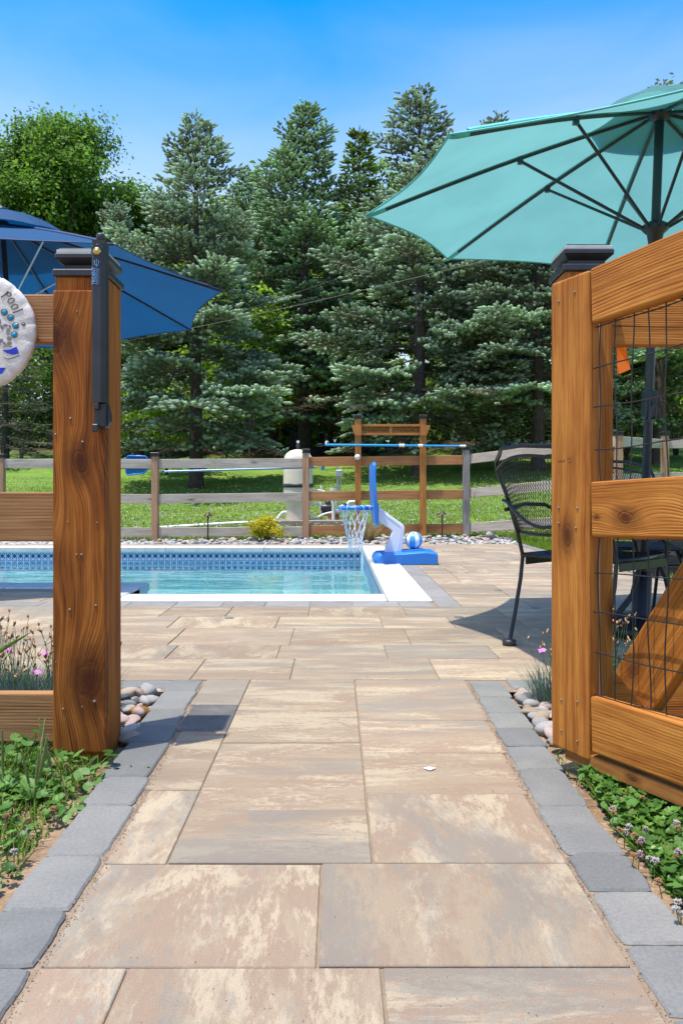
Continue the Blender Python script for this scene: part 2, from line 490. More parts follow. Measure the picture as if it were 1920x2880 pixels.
M['lens'] = plain('solar_lens', (0.45, 0.47, 0.42), 0.15, var=0.1)
M['brass'] = plain('brass_bolt', (0.62, 0.47, 0.16), 0.3, 1.0)
M['steel'] = plain('dull_nail', (0.24, 0.20, 0.155), 0.6, 0.5)
M['print'] = plain('pale_blue_print', (0.22, 0.45, 0.80), 0.5, var=0.03)
M['wire'] = plain('black_wire', (0.012, 0.012, 0.012), 0.5, var=0.2)
M['white_pl'] = plain('white_plastic', (0.78, 0.79, 0.82), 0.35, var=0.03, scale=6)
M['pvc'] = plain('pvc_pipe', (0.72, 0.71, 0.66), 0.4, var=0.07, scale=12)
M['blue_pl'] = plain('blue_plastic', (0.025, 0.19, 0.60), 0.33, var=0.06, scale=9, bump=0.05, bscale=300)
M['sky_pl'] = plain('light_blue_pole', (0.012, 0.30, 0.62), 0.3, var=0.05)
M['tank'] = plain('beige_tank', (0.66, 0.575, 0.43), 0.5, var=0.07, scale=5)
M['concrete'] = plain('concrete_pad', (0.26, 0.22, 0.17), 0.9, var=0.15, bump=0.3)
M['bronze'] = plain('bronze_lamp', (0.10, 0.075, 0.055), 0.4, 0.8, var=0.2)
M['grey_metal'] = plain('galvanised', (0.42, 0.45, 0.48), 0.4, 0.6)
M['brick'] = stone_mat('red_brick', (0.22, 0.075, 0.04), (0.30, 0.11, 0.06), (0.36, 0.15, 0.09), 20)
M['orange'] = plain('orange_flag', (0.90, 0.22, 0.015), 0.5, var=0.05)
M['net'] = plain('white_cord', (0.80, 0.82, 0.85), 0.7, var=0.05)
M['pole_teal'] = plain('dark_umbrella_frame', (0.012, 0.026, 0.034), 0.38, var=0.15)
M['alu'] = plain('bare_aluminium', (0.55, 0.60, 0.62), 0.3, 0.8)
M['frame_pale'] = plain('pale_umbrella_strut', (0.50, 0.56, 0.58), 0.35, 0.3)

# ------------------------------------------------------------------ terrain
POOL_X1, POOL_Y0, POOL_Y1, POOL_X0 = 0.345, 5.18, 9.62, -9.0
LX, LY = -1.42, 5.84            # left of LX the pool's near edge lies at LY
WATER = -0.155

def ground_z(x, y):
    z = -0.03
    k = max(0.0, y - 11.35)
    z += 0.12 * k if y < 34 else 0.12 * (34 - 11.35) + 0.06 * (y - 34)
    if y > 6.0:
        e = max(0.0, min(1.0, (x - 2.3) / 3.2)); z += 0.22 * e * e * (3 - 2 * e) * min(1.0, (y - 6) / 4)
        z += 0.035 * max(0.0, min(4.0, x + 2.6)) * max(0.0, min(1.0, (y - 10.6) / 0.5)) * 0.6
    return z

def terrain():
    xs = sorted(set([round(v, 3) for v in list(np.linspace(-6, 6, 49)) + [POOL_X1 + 0.2, -9.3, -7.5, 7.2, 8.6, 10.5, 13, 16, 20, 25, 32, 45, 70, 120, 300,
                     -12, -15, -19, -24, -32, -45, -70, -120, -300]]))
    ys = sorted(set([round(v, 3) for v in [-300, -60, -15, -4, 0, .6] + list(np.linspace(1.0, 4.8, 16)) + [5.1, 6, 7, 8, 9, 9.8] + list(np.linspace(10.2, 24, 56))
                     + [25, 26, 27.5, 29, 31, 34, 38, 43, 50, 60, 75, 100, 150, 300, 700]]))
    rng = random.Random(4)
    V = []; idx = {}
    for j, y in enumerate(ys):
        for i, x in enumerate(xs):
            z = ground_z(x, y)
            if y > 12: z += rng.uniform(-1, 1) * 0.02 * min(4, (y / 14) ** 2)
            if y > 700 - 1: z = ground_z(x, 120)
            idx[i, j] = len(V); V.append((x, y, z))
    Fc = []
    for j in range(len(ys) - 1):
        for i in range(len(xs) - 1):
            cx, cy = (xs[i] + xs[i + 1]) / 2, (ys[j] + ys[j + 1]) / 2
            if -9.3 < cx < POOL_X1 + 0.2 and 5.1 < cy < 9.8: continue
            Fc.append((idx[i, j], idx[i + 1, j], idx[i + 1, j + 1], idx[i, j + 1]))
    mb = MB(); mb.add(V, Fc, True)
    tag(mb.build('ground', M['ground']), kind='structure')
terrain()

# ------------------------------------------------------------------ paving
rng = random.Random(11)
sand = MB()
sand.add([(-0.53, 0.2, -0.0045), (0.53, 0.2, -0.0045), (0.585, 2.9, -0.0045), (-0.585, 2.9, -0.0045)], [(0, 1, 2, 3)])
sand.add([(-6, 2.7, -0.005), (2.62, 2.7, -0.005), (2.62, 4.9, -0.005), (-6, 4.9, -0.005)], [(0, 1, 2, 3)])
sand.add([(-6, 4.9, -0.005), (-1.45, 4.9, -0.005), (-1.45, 5.56, -0.005), (-6, 5.56, -0.005)], [(0, 1, 2, 3)])
sand.add([(0.60, 4.9, -0.005), (2.62, 4.9, -0.005), (2.40, 10.4, -0.005), (0.60, 10.4, -0.005)], [(0, 1, 2, 3)])
sand.add([(-6, 9.9, -0.005), (0.60, 9.9, -0.005), (0.60, 10.4, -0.005), (-6, 10.4, -0.005)], [(0, 1, 2, 3)])
tag(sand.build('sand_bed', M['sand']), kind='structure')
patio = empty('patio', label='patio and path of blended cream, tan and grey slabs', kind='structure')
NSL = [0]
def slab(x0, x1, y0, y1, m=None, gap=0.0021, name='slab'):
    if x1 - x0 < 0.03 or y1 - y0 < 0.03: return
    cx, cy = (x0 + x1) / 2, (y0 + y1) / 2
    hx, hy = (x1 - x0) / 2 - gap, (y1 - y0) / 2 - gap
    mb = MB(); mb.bbox(-hx, hx, -hy, hy, -0.05, 0.0, 0.0018)
    if m is None: m = M['slab_x'] if rng.random() < 0.72 else M['slab_y']
    o = mb.build(name, m, patio, (cx, cy, rng.uniform(-0.0012, 0.0012)), (rng.uniform(-.0012, .0012), rng.uniform(-.0012, .0012), rng.uniform(-.003, .003)))
    NSL[0] += 1
    return o
def pe(y):      # half width of the path
    return 0.437 + max(0.0, (y - 1.6)) * 0.042
# the path: measured slabs
slab(-pe(1), -0.305, 0.82, 1.128, M['slab_y']); slab(-0.305, 0.067, 0.82, 1.128, M['slab_y']); slab(0.067, pe(1), 0.82, 1.128, M['slab_x'])
slab(-pe(1), -0.027, 1.128, 1.443, M['slab_y']); slab(-0.027, pe(1), 1.128, 1.443, M['slab_y'])
for y0, y1, m in ((1.443, 1.80, M['slab_y']), (1.80, 2.246, M['slab_x']), (2.246, 2.525, M['slab_dark']), (2.525, 2.86, M['slab_x'])):
    slab(-pe((y0 + y1) / 2), -0.318, y0, y1, m)
for y0, y1 in ((1.443, 1.685), (1.685, 2.138), (2.138, 2.447), (2.447, 2.86)):
    slab(-0.318, 0.070, y0, y1, M['slab_x'])
for y0, y1, m in ((1.443, 1.775, M['slab_y']), (1.775, 2.058, M['slab_x']), (2.058, 2.353, M['slab_x']), (2.353, 2.86, M['slab_x'])):
    slab(0.070, pe((y0 + y1) / 2), y0, y1, m)
# the patio in front of the pool
y = 2.86
for d in (0.36, 0.29, 0.44, 0.36, 0.38):
    x = -2.75 + rng.uniform(0, 0.3)
    while x < 2.55:
        w = rng.choice((0.375, 0.56, 0.56, 0.47))
        slab(x, min(x + w, 2.6), y, y + d, M['slab_dark'] if rng.random() < 0.03 else None)
        x += w
    y += d
PY = y      # near edge of the pale strip
x = -2.7
while x < 0.60:
    w = 0.28 + rng.uniform(-.02, .02); slab(x, min(x + w, 0.60), PY, 4.895, M['strip'], name='edging_paver'); x += w
yy = PY
while yy < 10.2:
    w = 0.42 + rng.uniform(-.04, .04); slab(0.625, 0.775, yy, min(yy + w, 10.3), M['strip'], name='edging_paver'); yy += w
yy = PY
while yy < 10.3:
    d = rng.choice((0.29, 0.375, 0.45))
    d = min(d, 10.36 - yy)
    x = 0.775
    xe = 2.58 if yy < 8 else 2.40
    first = rng.uniform(0.2, 0.56)
    while x < xe:
        w = first if x == 0.775 else rng.choice((0.375, 0.56, 0.56)); slab(x, min(x + w, xe), yy, yy + d); x += w
    yy += d
x = -2.9                    # left, before the inset of the pool edge
while x < -1.5:
    slab(x, min(x + 0.5, -1.46), 4.895, 5.22); slab(x, min(x + 0.5, -1.46), 5.22, 5.55); x += 0.5
x = -5.2
while x < 0.60:
    slab(x, min(x + 0.56, 0.62), 9.93, 10.34); x += 0.56

# grey border stones
border = empty('path_border', label='border of blue-grey stones along both sides of the path', kind='structure')
def border_stone(x0, x1, y0, y1):
    cx, cy = (x0 + x1) / 2, (y0 + y1) / 2
    hx, hy = (x1 - x0) / 2 - 0.002, (y1 - y0) / 2 - 0.0015
    pts = []
    n = 7
    def jit(): return rng.uniform(-.002, .002)
    for i in range(n): pts.append([-hx + 2 * hx * i / n, -hy])
    for i in range(n): pts.append([hx, -hy + 2 * hy * i / n])
    for i in range(n): pts.append([hx - 2 * hx * i / n, hy])
    for i in range(n): pts.append([-hx, hy - 2 * hy * i / n])
    k = []
    for (a, b) in pts:
        # round the corners
        ca, cb = max(0, abs(a) - (hx - .016)) / .016, max(0, abs(b) - (hy - .016)) / .016
        f = 0.003 if ca > 0.5 and cb > 0.5 else 0
        k.append((a - math.copysign(f, a) + jit(), b - math.copysign(f, b) + jit() * .6))
    mb = MB(); m = len(k)
    V = [(a, b, -0.05) for a, b in k] + [(a, b, -0.004) for a, b in k] + [(a * (1 - .004 / hx), b * (1 - .004 / hy), 0.0) for a, b in k]
    Fc = [tuple(range(2 * m, 3 * m))]
    for i in range(m):
        j = (i + 1) % m
        Fc += [(i, j, m + j, m + i), (m + i, m + j, 2 * m + j, 2 * m + i)]
    mb.add(V, Fc)
    mb.build('border_stone', M['border'], border, (cx, cy, 0.001 + rng.uniform(-.001, .002)), (rng.uniform(-.01, .01), rng.uniform(-.012, .012), rng.uniform(-.006, .006)))
LS = [0.80, 0.97, 1.126, 1.28, 1.473, 1.710, 1.881, 2.144, 2.294, 2.463, 2.688, 2.855]
for a, b in zip(LS, LS[1:]):
    e = pe((a + b) / 2); border_stone(-e - 0.128, -e - 0.006, a, b)
RS = [0.86, 1.02, 1.185, 1.344, 1.477, 1.71, 1.937, 2.108, 2.27, 2.42, 2.62, 2.83]
for a, b in zip(RS, RS[1:]):
    e = pe((a + b) / 2); border_stone(e + 0.006, e + 0.126, a, b)
for x0 in (-0.80, -1.01, -1.23, -1.45): border_stone(x0, x0 + 0.20, 2.735, 2.855)
for x0 in (0.63, 0.85, 1.07, 1.29, 1.51): border_stone(x0, x0 + 0.21, 2.735, 2.855)
# grey stones where the far right of the patio meets the grass
yy = 3.2
while yy < 10.3:
    xx = 2.60 if yy < 8 else 2.42
    border_stone(xx, xx + 0.13, yy, yy + 0.22); yy += 0.225

# ------------------------------------------------------------------ pool
def tile_mat():
    t = NT('pool_liner')
    o = t.sep(t.pos())
    u = t.ma('ADD', o[0], o[1])
    fu = t.ma('ABSOLUTE', t.ma('SUBTRACT', t.ma('FRACT', t.ma('DIVIDE', u, 0.077)), 0.5))
    fv = t.ma('ABSOLUTE', t.ma('SUBTRACT', t.ma('FRACT', t.ma('DIVIDE', t.ma('ADD', o[2], 0.0605), 0.077)), 0.5))
    line = t.ma('MAXIMUM', t.ma('GREATER_THAN', fu, 0.45), t.ma('GREATER_THAN', fv, 0.45))
    dia = t.ma('LESS_THAN', t.ma('ABSOLUTE', t.ma('SUBTRACT', t.ma('ADD', fu, fv), 0.46)), 0.06)
    ins = t.ma('LESS_THAN', t.ma('ADD', fu, fv), 0.44)
    n = t.noise(t.pos(), 30, 3)
    c = t.mix(ins, (0.020, 0.105, 0.27), (0.004, 0.028, 0.15))
    c = t.mix(t.ma('MULTIPLY', n, 0.35), c, (0.03, 0.15, 0.33))
    c = t.mix(t.ma('MAXIMUM', line, dia), c, (0.46, 0.58, 0.64))
    lo = t.mix(t.smooth(t.noise(t.pos(), 1.6, 4), 0.35, 0.65), (0.36, 0.67, 0.70), (0.48, 0.77, 0.78))
    band = t.ma('MULTIPLY', t.ma('LESS_THAN', o[2], -0.062), t.ma('GREATER_THAN', o[2], -0.293))
    c = t.mix(band, lo, c)
    top = t.ma('GREATER_THAN', o[2], -0.062)
    c = t.mix(top, c, (0.34, 0.52, 0.53))
    return t.done(t.bsdf(c, 0.35, spec=0.4))
M['liner'] = tile_mat()
def water_mat():
    t = NT('pool_water')
    p = t.pos()
    o = t.sep(p)
    q = t.comb(t.ma('MULTIPLY', o[0], 0.28), o[1], 0.0)
    h = t.ma('ADD', t.noise(q, 2.2, 3, 0.5, 0.6), t.ma('MULTIPLY', t.noise(q, 9.0, 2, 0.5, 0.3), 0.16))
    nm = t.bump(h, 0.6, 0.028)
    tr = t.n('ShaderNodeBsdfTransparent'); t.put(tr.inputs[0], (0.76, 0.93, 0.95, 1))
    gl = t.n('ShaderNodeBsdfGlossy'); t.put(gl.inputs['Color'], (1, 1, 1, 1)); t.put(gl.inputs['Roughness'], 0.015); t.put(gl.inputs['Normal'], nm)
    fr = t.n('ShaderNodeFresnel'); t.put(fr.inputs['IOR'], 1.33); t.put(fr.inputs['Normal'], nm)
    m = t.n('ShaderNodeMixShader'); t.put(m.inputs[0], t.ma('MULTIPLY', fr.outputs[0], 0.6))
    t.t.links.new(tr.outputs[0], m.inputs[1]); t.t.links.new(gl.outputs[0], m.inputs[2])
    return t.done(m.outputs[0])
M['water'] = water_mat()
pool = empty('swimming_pool', (0, 0, 0), label='rectangular in-ground pool with white coping and blue patterned tile band', cat='pool')
outline = [(POOL_X0, LY), (LX - 0.06, LY), (LX, LY - 0.06), (LX, POOL_Y0 + 0.06), (LX + 0.06, POOL_Y0), (POOL_X1 - 0.03, POOL_Y0), (POOL_X1, POOL_Y0 + 0.03),
           (POOL_X1, POOL_Y1 - 0.03), (POOL_X1 - 0.03, POOL_Y1), (POOL_X0, POOL_Y1)]
DEP = -0.52
mb = MB(); n = len(outline)
V = [(a, b, -0.001) for a, b in outline] + [(a, b, DEP) for a, b in outline]
mb.add(V, [(i, (i + 1) % n, n + (i + 1) % n, n + i) for i in range(n)] + [tuple(range(n, 2 * n))])
mb.build('basin', M['liner'], pool)
def coping(x0, x1, y0, y1):
    m2 = MB(); m2.bbox(x0, x1, y0, y1, -0.052, 0.012, 0.011, seg=3); return m2.build('coping', M['coping'], pool)
def cop_x(x0, x1, y0, y1, L=1.25):
    n_ = max(1, round((x1 - x0) / L)); w_ = (x1 - x0) / n_
    for q in range(n_): coping(x0 + q * w_ + .0015, x0 + (q + 1) * w_ - .0015, y0, y1)
def cop_y(x0, x1, y0, y1, L=1.25):
    n_ = max(1, round((y1 - y0) / L)); w_ = (y1 - y0) / n_
    for q in range(n_): coping(x0, x1, y0 + q * w_ + .0015, y0 + (q + 1) * w_ - .0015)
cop_x(LX + 0.002, POOL_X1 - 0.012, POOL_Y0 - 0.285, POOL_Y0 + 0.012)
cop_y(POOL_X1 - 0.010, 0.622, POOL_Y0 - 0.285, POOL_Y1 + 0.285)
cop_x(-4.6, POOL_X1 - 0.012, POOL_Y1 - 0.012, POOL_Y1 + 0.285)
cop_x(-3.4, LX - 0.002, LY - 0.285, LY + 0.012)
coping(LX - 0.285, LX, POOL_Y0 - 0.285, LY - 0.287)
wv = [(a * 1.0, b, WATER) for a, b in outline]
wm = MB(); wm.add(wv, [tuple(range(n))])
tag(wm.build('pool_water', M['water']), kind='structure')
# moulded entry step standing in the corner of the pool
st = empty('pool_step', (LX + 0.02, POOL_Y0, 0), label='white moulded step in the near corner of the pool', cat='pool step')
m2 = MB(); m2.bbox(0.0, 0.30, 0.02, 0.60, -0.42, -0.11, 0.03, seg=3); m2.build('tread', M['white_pl'], st)
m2 = MB(); m2.bbox(0.302, 0.58, 0.05, 0.56, -0.72, -0.40, 0.03, seg=3); m2.build('tread', M['white_pl'], st)

# ------------------------------------------------------------------ river stones
def ico(sub, r=1.0):
    bm = bmesh.new(); bmesh.ops.create_icosphere(bm, subdivisions=sub, radius=r)
    V = np.array([v.co[:] for v in bm.verts]); bm.verts.index_update()
    Fc = np.array([[v.index for v in f.verts] for f in bm.faces]); bm.free()
    return V, Fc
STONES = {}
M['stone_a'] = stone_mat('river_stone_grey', (0.24, 0.235, 0.225), (0.38, 0.365, 0.34), (0.52, 0.49, 0.45), 18, 0.5)
M['stone_b'] = stone_mat('river_stone_tan', (0.28, 0.215, 0.15), (0.42, 0.33, 0.245), (0.55, 0.46, 0.36), 18, 0.5)
M['stone_c'] = stone_mat('river_stone_slate', (0.075, 0.085, 0.095), (0.15, 0.16, 0.17), (0.26, 0.265, 0.265), 18, 0.5)
M['stone_d'] = stone_mat('river_stone_ochre', (0.36, 0.15, 0.03), (0.52, 0.26, 0.07), (0.60, 0.36, 0.14), 18, 0.5)
M['stone_e'] = stone_mat('river_stone_rose', (0.33, 0.22, 0.18), (0.46, 0.34, 0.29), (0.56, 0.46, 0.41), 18, 0.5)
def stone_mesh(k, sub, mat):
    key = (k, sub, mat)
    if key in STONES: return STONES[key]
    r = np.random.default_rng(k + 7)
    V, Fc = ico(sub)
    for _ in range(3 if sub > 1 else 2):
        d = nrm(r.normal(size=(1, 3)))[0]; c = r.uniform(0.55, 0.85)
        s = V @ d; V = V - np.outer(np.maximum(0, s - c) * 0.8, d)
    for q in range(4):
        d = nrm(r.normal(size=(1, 3)))[0]; V = V * (1 + 0.07 * np.sin(2.3 * (V @ d) + q))[:, None]
    me = np_mesh('stone', V, Fc)
    me.polygons.foreach_set('use_smooth', [True] * len(me.polygons))
    me.materials.append(M[mat]); STONES[key] = me
    return me
def stone(x, y, r, parent, mat=None, sub=3, flat=0.62, z0=-0.022, name='stone', zj=0.0):
    z0 += zj
    mat = mat or rng.choice(('stone_a', 'stone_a', 'stone_a', 'stone_b', 'stone_e', 'stone_c'))
    o = link(name, stone_mesh(rng.randrange(7), sub, mat), None, parent, (x, y, z0 + r * flat * 0.75), (rng.uniform(-.3, .3), rng.uniform(-.3, .3), rng.uniform(0, 6.3)))
    o.scale = (r * rng.uniform(0.95, 1.35), r * rng.uniform(0.7, 0.95), r * flat * rng.uniform(0.85, 1.15))
    return o
bedl = empty('pebble_bed', (-0.62, 2.4, 0), label='bed of large river stones behind the latch post', kind='structure')
bedr = empty('pebble_bed', (0.72, 2.4, 0), label='bed of large river stones behind the gate post', kind='structure')
def scatter(bed, x0, x1, y0, y1, n, r0, r1, excl=None):
    done = []; tr = 0
    bx, by = bed.location.x, bed.location.y
    while len(done) < n and tr < 4000:
        tr += 1
        x, y, r = rng.uniform(x0, x1), rng.uniform(y0, y1), rng.uniform(r0, r1)
        if any((x - a) ** 2 + (y - b) ** 2 < (0.62 * (r + c)) ** 2 for a, b, c in done): continue
        if excl and excl(x, y): continue
        done.append((x, y, r)); stone(x - bx, y - by, r, bed, zj=rng.uniform(-.004, .012))
bedl_ex = lambda x, y: x > -pe(y) - 0.155 or (x < -0.60 and y < 2.26)
# measured stones first
for px, py, r, m in ((402, 1992, .030, 'stone_d'), (372, 2020, .030, 'stone_e'), (367, 2048, .028, 'stone_a'), (362, 2068, .026, 'stone_b'), (410, 1938, .040, 'stone_a'),
                     (363, 1950, .038, 'stone_b'), (357, 1978, .030, 'stone_a'), (392, 1962, .022, 'stone_c'), (425, 1962, .028, 'stone_a'), (446, 1937, .022, 'stone_a'), (424, 1985, .020, 'stone_b')):
    x, y = gp(px, py, 0.0); stone(x + 0.62, y - 2.4, r, bedl, m)
scatter(bedl, -0.80, -0.56, 2.24, 2.72, 34, .014, .030, bedl_ex)
for px, py, r, m in ((1500, 2005, .042, 'stone_b'), (1520, 2018, .040, 'stone_b'), (1487, 1963, .026, 'stone_c'), (1530, 1962, .034, 'stone_a'), (1484, 1985, .024, 'stone_b'), (1515, 1972, .026, 'stone_a'),
                     (1538, 2040, .032, 'stone_a'), (1548, 2010, .030, 'stone_e'), (1470, 1946, .028, 'stone_b'), (1515, 1930, .026, 'stone_b'), (1536, 1920, .028, 'stone_a'), (1448, 1930, .024, 'stone_a'), (1497, 1938, .026, 'stone_a')):
    x, y = gp(px, py, 0.0); stone(x - 0.72, y - 2.4, r, bedr, m)
scatter(bedr, 0.60, 0.95, 2.12, 2.72, 95, .014, .030, lambda x, y: x < pe(y) + 0.155 or (x > 0.64 and y < 2.37))
# the strip of stones along the far fence
strip = empty('pebble_strip', (0, 10.7, 0), label='strip of pale river stones along the far fence', kind='structure')
cnt = 0; V0, F0 = ico(1); sv = []; sf = []; sc = []
r_ = np.random.default_rng(3)
for k in range(2600):
    x = rng.uniform(-4.9, 2.5); y = rng.uniform(10.36, 11.12)
    if x > 2.25: y = rng.uniform(10.5, 11.0)
    r = rng.uniform(0.020, 0.042)
    if cnt < 290 and rng.random() < 0.16 and -3.3 < x < 2.3:
        stone(x, y - 10.7, r * 1.25, strip, sub=1, z0=ground_z(x, y) + 0.012); cnt += 1
    else:
        Vv = V0 * (1 + 0.12 * r_.normal(size=(len(V0), 1))) * np.array([r * rng.uniform(.9, 1.3), r * rng.uniform(.7, 1), r * .6])
        a = rng.uniform(0, 6.3); ca, sa = math.cos(a), math.sin(a)
        Vv = Vv @ np.array([[ca, sa, 0], [-sa, ca, 0], [0, 0, 1]]) + np.array([x, y - 10.7, ground_z(x, y) + r * .35])
        sf.append(F0 + len(sv) * len(V0)); sv.append(Vv)
        b = rng.choice(((.40, .385, .36), (.33, .32, .30), (.46, .40, .33), (.26, .26, .255), (.52, .49, .45), (.42, .33, .27)))
        sc.append(np.tile(np.array(b) * rng.uniform(.75, 1.15), (len(V0), 1)))
me = np_mesh('small_stones', np.vstack(sv), np.vstack(sf), np.vstack(sc))
me.materials.append(tinted('small_stone', 0.8, 0.0))
me.polygons.foreach_set('use_smooth', [True] * len(me.polygons))
tag(link('small_stones', me, None, strip), kind='stuff')
# ------------------------------------------------------------------ near fence with the latch post (left)
def board(name, x0, x1, y0, y1, z0, z1, mat, parent, b=0.004, seg=2, off=(0, 0, 0)):
    """a board with its own origin at its centre; coordinates relative to the parent's origin"""
    c = ((x0 + x1) / 2, (y0 + y1) / 2, (z0 + z1) / 2)
    h = ((x1 - x0) / 2, (y1 - y0) / 2, (z1 - z0) / 2)
    mb = MB(); mb.bbox(-h[0], h[0], -h[1], h[1], -h[2], h[2], b, seg=seg)
    return mb.build(name, mat, parent, c)

def post_cap(parent, x0, x1, y0, y1, z):
    """black moulded cap with a clear solar lens band"""
    cx, cy = (x0 + x1) / 2, (y0 + y1) / 2
    hx, hy = (x1 - x0) / 2, (y1 - y0) / 2
    cap = MB()
    cap.bbox(-hx - .007, hx + .007, -hy - .007, hy + .007, 0, .020, .003)
    ring = lambda a, zz: [(-hx + a, -hy + a, zz), (hx - a, -hy + a, zz), (hx - a, hy - a, zz), (-hx + a, hy - a, zz)]
    V = ring(.018, .0205) + ring(.018, .036) + ring(-.002, .050)
    Fc = []
    for k in (0, 4):
        for i in range(4): Fc.append((k + i, k + (i + 1) % 4, k + 4 + (i + 1) % 4, k + 4 + i))
    cap.add(V, Fc)
    cap.bbox(-hx - .002, hx + .002, -hy - .002, hy + .002, .0503, .064, .002)
    cap.bbox(-hx + .006, hx - .006, -hy + .006, hy - .006, .0752, .080, .002)
    o = cap.build('post_cap', M['black'], parent, (cx, cy, z))
    ln = MB(); ln.bbox(-hx + .002, hx - .002, -hy + .002, hy - .002, .0641, .075, .0015)
    ln.build('lens', M['lens'], o)
    return o

fl = empty('wood_fence', (-0.692, 2.15, 0), label='stained plank fence ending in a thick knotty post with a black cap and gate latch', cat='fence')
ox, oy = -0.692, 2.15
kn_board = ((-0.064, 0.49, 0.026), (0.004, 0.16, 0.019), (0.030, -0.425, 0.031), (0.11, 0.30, 0.03), (-0.12, -0.10, 0.03))
M['latch_board'] = wood('latch_board', 'z', knots=kn_board, pal=RW, freq=140, warp=0.035, cross=0.2, sk=1.05)
M['latch_post'] = wood('latch_post', 'z', pal=((0.09, 0.025, 0.004), (0.34, 0.112, 0.014), (0.58, 0.245, 0.042)), generic=True, freq=140, cross=0.8)
board('post', -0.762 - ox, -0.622 - ox, 2.08 - oy, 2.22 - oy, -0.25, 1.288, M['latch_post'], fl, 0.005)
board('face_board', -0.7545 - ox, -0.6155 - ox, 2.0405 - oy, 2.0785 - oy, 0.006, 1.240, M['latch_board'], fl, 0.003)
post_cap(fl, -0.762 - ox, -0.622 - ox, 2.08 - oy, 2.22 - oy, 1.287)
for z0, z1 in ((1.112, 1.246), (0.565, 0.701), (0.012, 0.146)):
    board('rail', -1.75 - ox, -0.763 - ox, 2.105 - oy, 2.143 - oy, z0, z1, M['rail_wood'], fl, 0.004)
nm_ = MB()
nail = MB(); nail.lathe([(0.0001, -.0022), (.0034, -.0020), (.0037, 0), ], axis='y', n=10); nail_me = nail.mesh('nail'); nail_me.materials.append(M['steel'])
for px, py in ((218, 876), (191, 1469), (274, 1470), (197, 1715), (270, 1703), (178, 1994), (232, 1988), (266, 1973), (199, 1177), (157, 1222), (158, 1862), (230, 1560), (216, 1560), (233, 1243)):
    p = at(px, py, 2.04)
    o = link('nail', nail_me, None, fl, (p.x - ox, p.y - oy, p.z)); s = rng.uniform(.45, 1.1); o.scale = (s, 1, s)
# the magnetic latch
la = empty('gate_latch', (0, 0, 0)); la.parent = fl
def lpt(px, py, Y=2.0): p = at(px, py, Y); return (p.x - ox, p.y - oy, p.z)
lb = MB()
xa, xb = -0.6385 - ox, -0.6045 - ox
lb.prism([(xa, 2.039 - oy), (xa, 2.004 - oy), (xa + .004, 2.000 - oy), (xb - .010, 2.000 - oy), (xb, 2.010 - oy), (xb, 2.039 - oy)], 0.936, 1.352, 'xy')
lb.prism([(xa + .002, 2.0 - oy), (xa, 2.0 - oy + .039), (xb, 2.039 - oy), (xb, 2.006 - oy)], 1.352, 1.362, 'xy')
lo_ = lb.build('latch_body', M['black'], la)
kb = MB(); kb.lathe([(.0001, 1.383), (.0095, 1.383), (.0115, 1.379), (.0115, 1.368), (.0095, 1.364), (.0095, 1.350)], c=((xa + xb) / 2 + .001, 2.020 - oy, 0), n=20)
kb.build('release_knob', M['black'], la)
bt = MB(); c = lpt(273, 706, 1.999)
bt.lathe([(.0001, -.004), (.0075, -.004), (.0098, -.002), (.0105, .002)], c=c, n=20, axis='y'); bt.lathe([(.0001, -.0052), (.0035, -.005), (.004, -.003)], c=c, n=12, axis='y')
bt.build('bolt', M['brass'], la)
cl = MB(); cl.tube([(c[0] - .014, c[1] + .010, c[2] - .008), (c[0] - .013, c[1] + .006, c[2] + .010), (c[0], c[1] + .004, c[2] + .017), (c[0] + .012, c[1] + .006, c[2] + .010)], .004, 6)
cl.build('collar', M['black'], la)
br = MB()
p0 = lpt(264, 1131, 2.01); p1 = lpt(302, 1215, 2.01)
br.bbox(p0[0], p1[0] - .004, 2.012 - oy, 2.0395 - oy, p1[2] + .012, p0[2] - .001, .003)
br.prism([(p1[0] - .004, p0[2]), (p1[0] + .004, p0[2] - .03), (p1[0] + .004, p1[2] + .028), (p1[0] - .004, p1[2] + .012)], 2.022 - oy, 2.0395 - oy)
br.bbox(p0[0] - .001, p0[0] + .014, 1.998 - oy, 2.0115 - oy, p1[2], p1[2] + .020, .002)
br.bbox(p0[0] + .002, p0[0] + .016, 2.000 - oy, 2.0115 - oy, p0[2] - .020, p0[2] - .0015, .002)
br.build('latch_bracket', M['black'], la)
def text_mesh(s, size, name, ext=0.0003):
    cu = bpy.data.curves.new(name, 'FONT'); cu.body = s; cu.size = size; cu.extrude = ext; cu.align_x = 'LEFT'
    to = bpy.data.objects.new(name, cu); COL.objects.link(to)
    bpy.context.view_layer.update()
    me = bpy.data.meshes.new_from_object(to.evaluated_get(bpy.context.evaluated_depsgraph_get()))
    bpy.data.objects.remove(to, do_unlink=True)
    return me
def stamp(me, x, z, sx, L, parent, name, mat, y=1.9993 - oy):
    """lay lettering on the latch, reading upward; L = length in metres"""
    V = np.array([v.co[:] for v in me.vertices]); w = V[:, 0].max() - V[:, 0].min()
    o = link(name, me, mat, parent, (x, y, z), (R(90), 0, 0))
    k = L / w
    o.rotation_euler = Euler((R(90), R(-90), 0)); o.scale = (k, k * sx, 1)
    return o
t0 = lpt(269, 801, 2.0)
stamp(text_mesh('TRIDENT', .01, 'lettering'), t0[0] + .0005, t0[2], 1.25, .0455, lo_, 'lettering', M['print'])
stamp(text_mesh('MAGNETIC GATE LATCH', .01, 'lettering'), t0[0] + .0048, t0[2], 1.0, .042, lo_, 'lettering', M['print'])
stamp(text_mesh('By NATIONWIDE INDUSTRIES', .01, 'lettering'), t0[0] + .0084, t0[2] + .002, 1.0, .040, lo_, 'lettering', M['print'])
tr_ = MB(); c = lpt(272, 750, 1.9992)
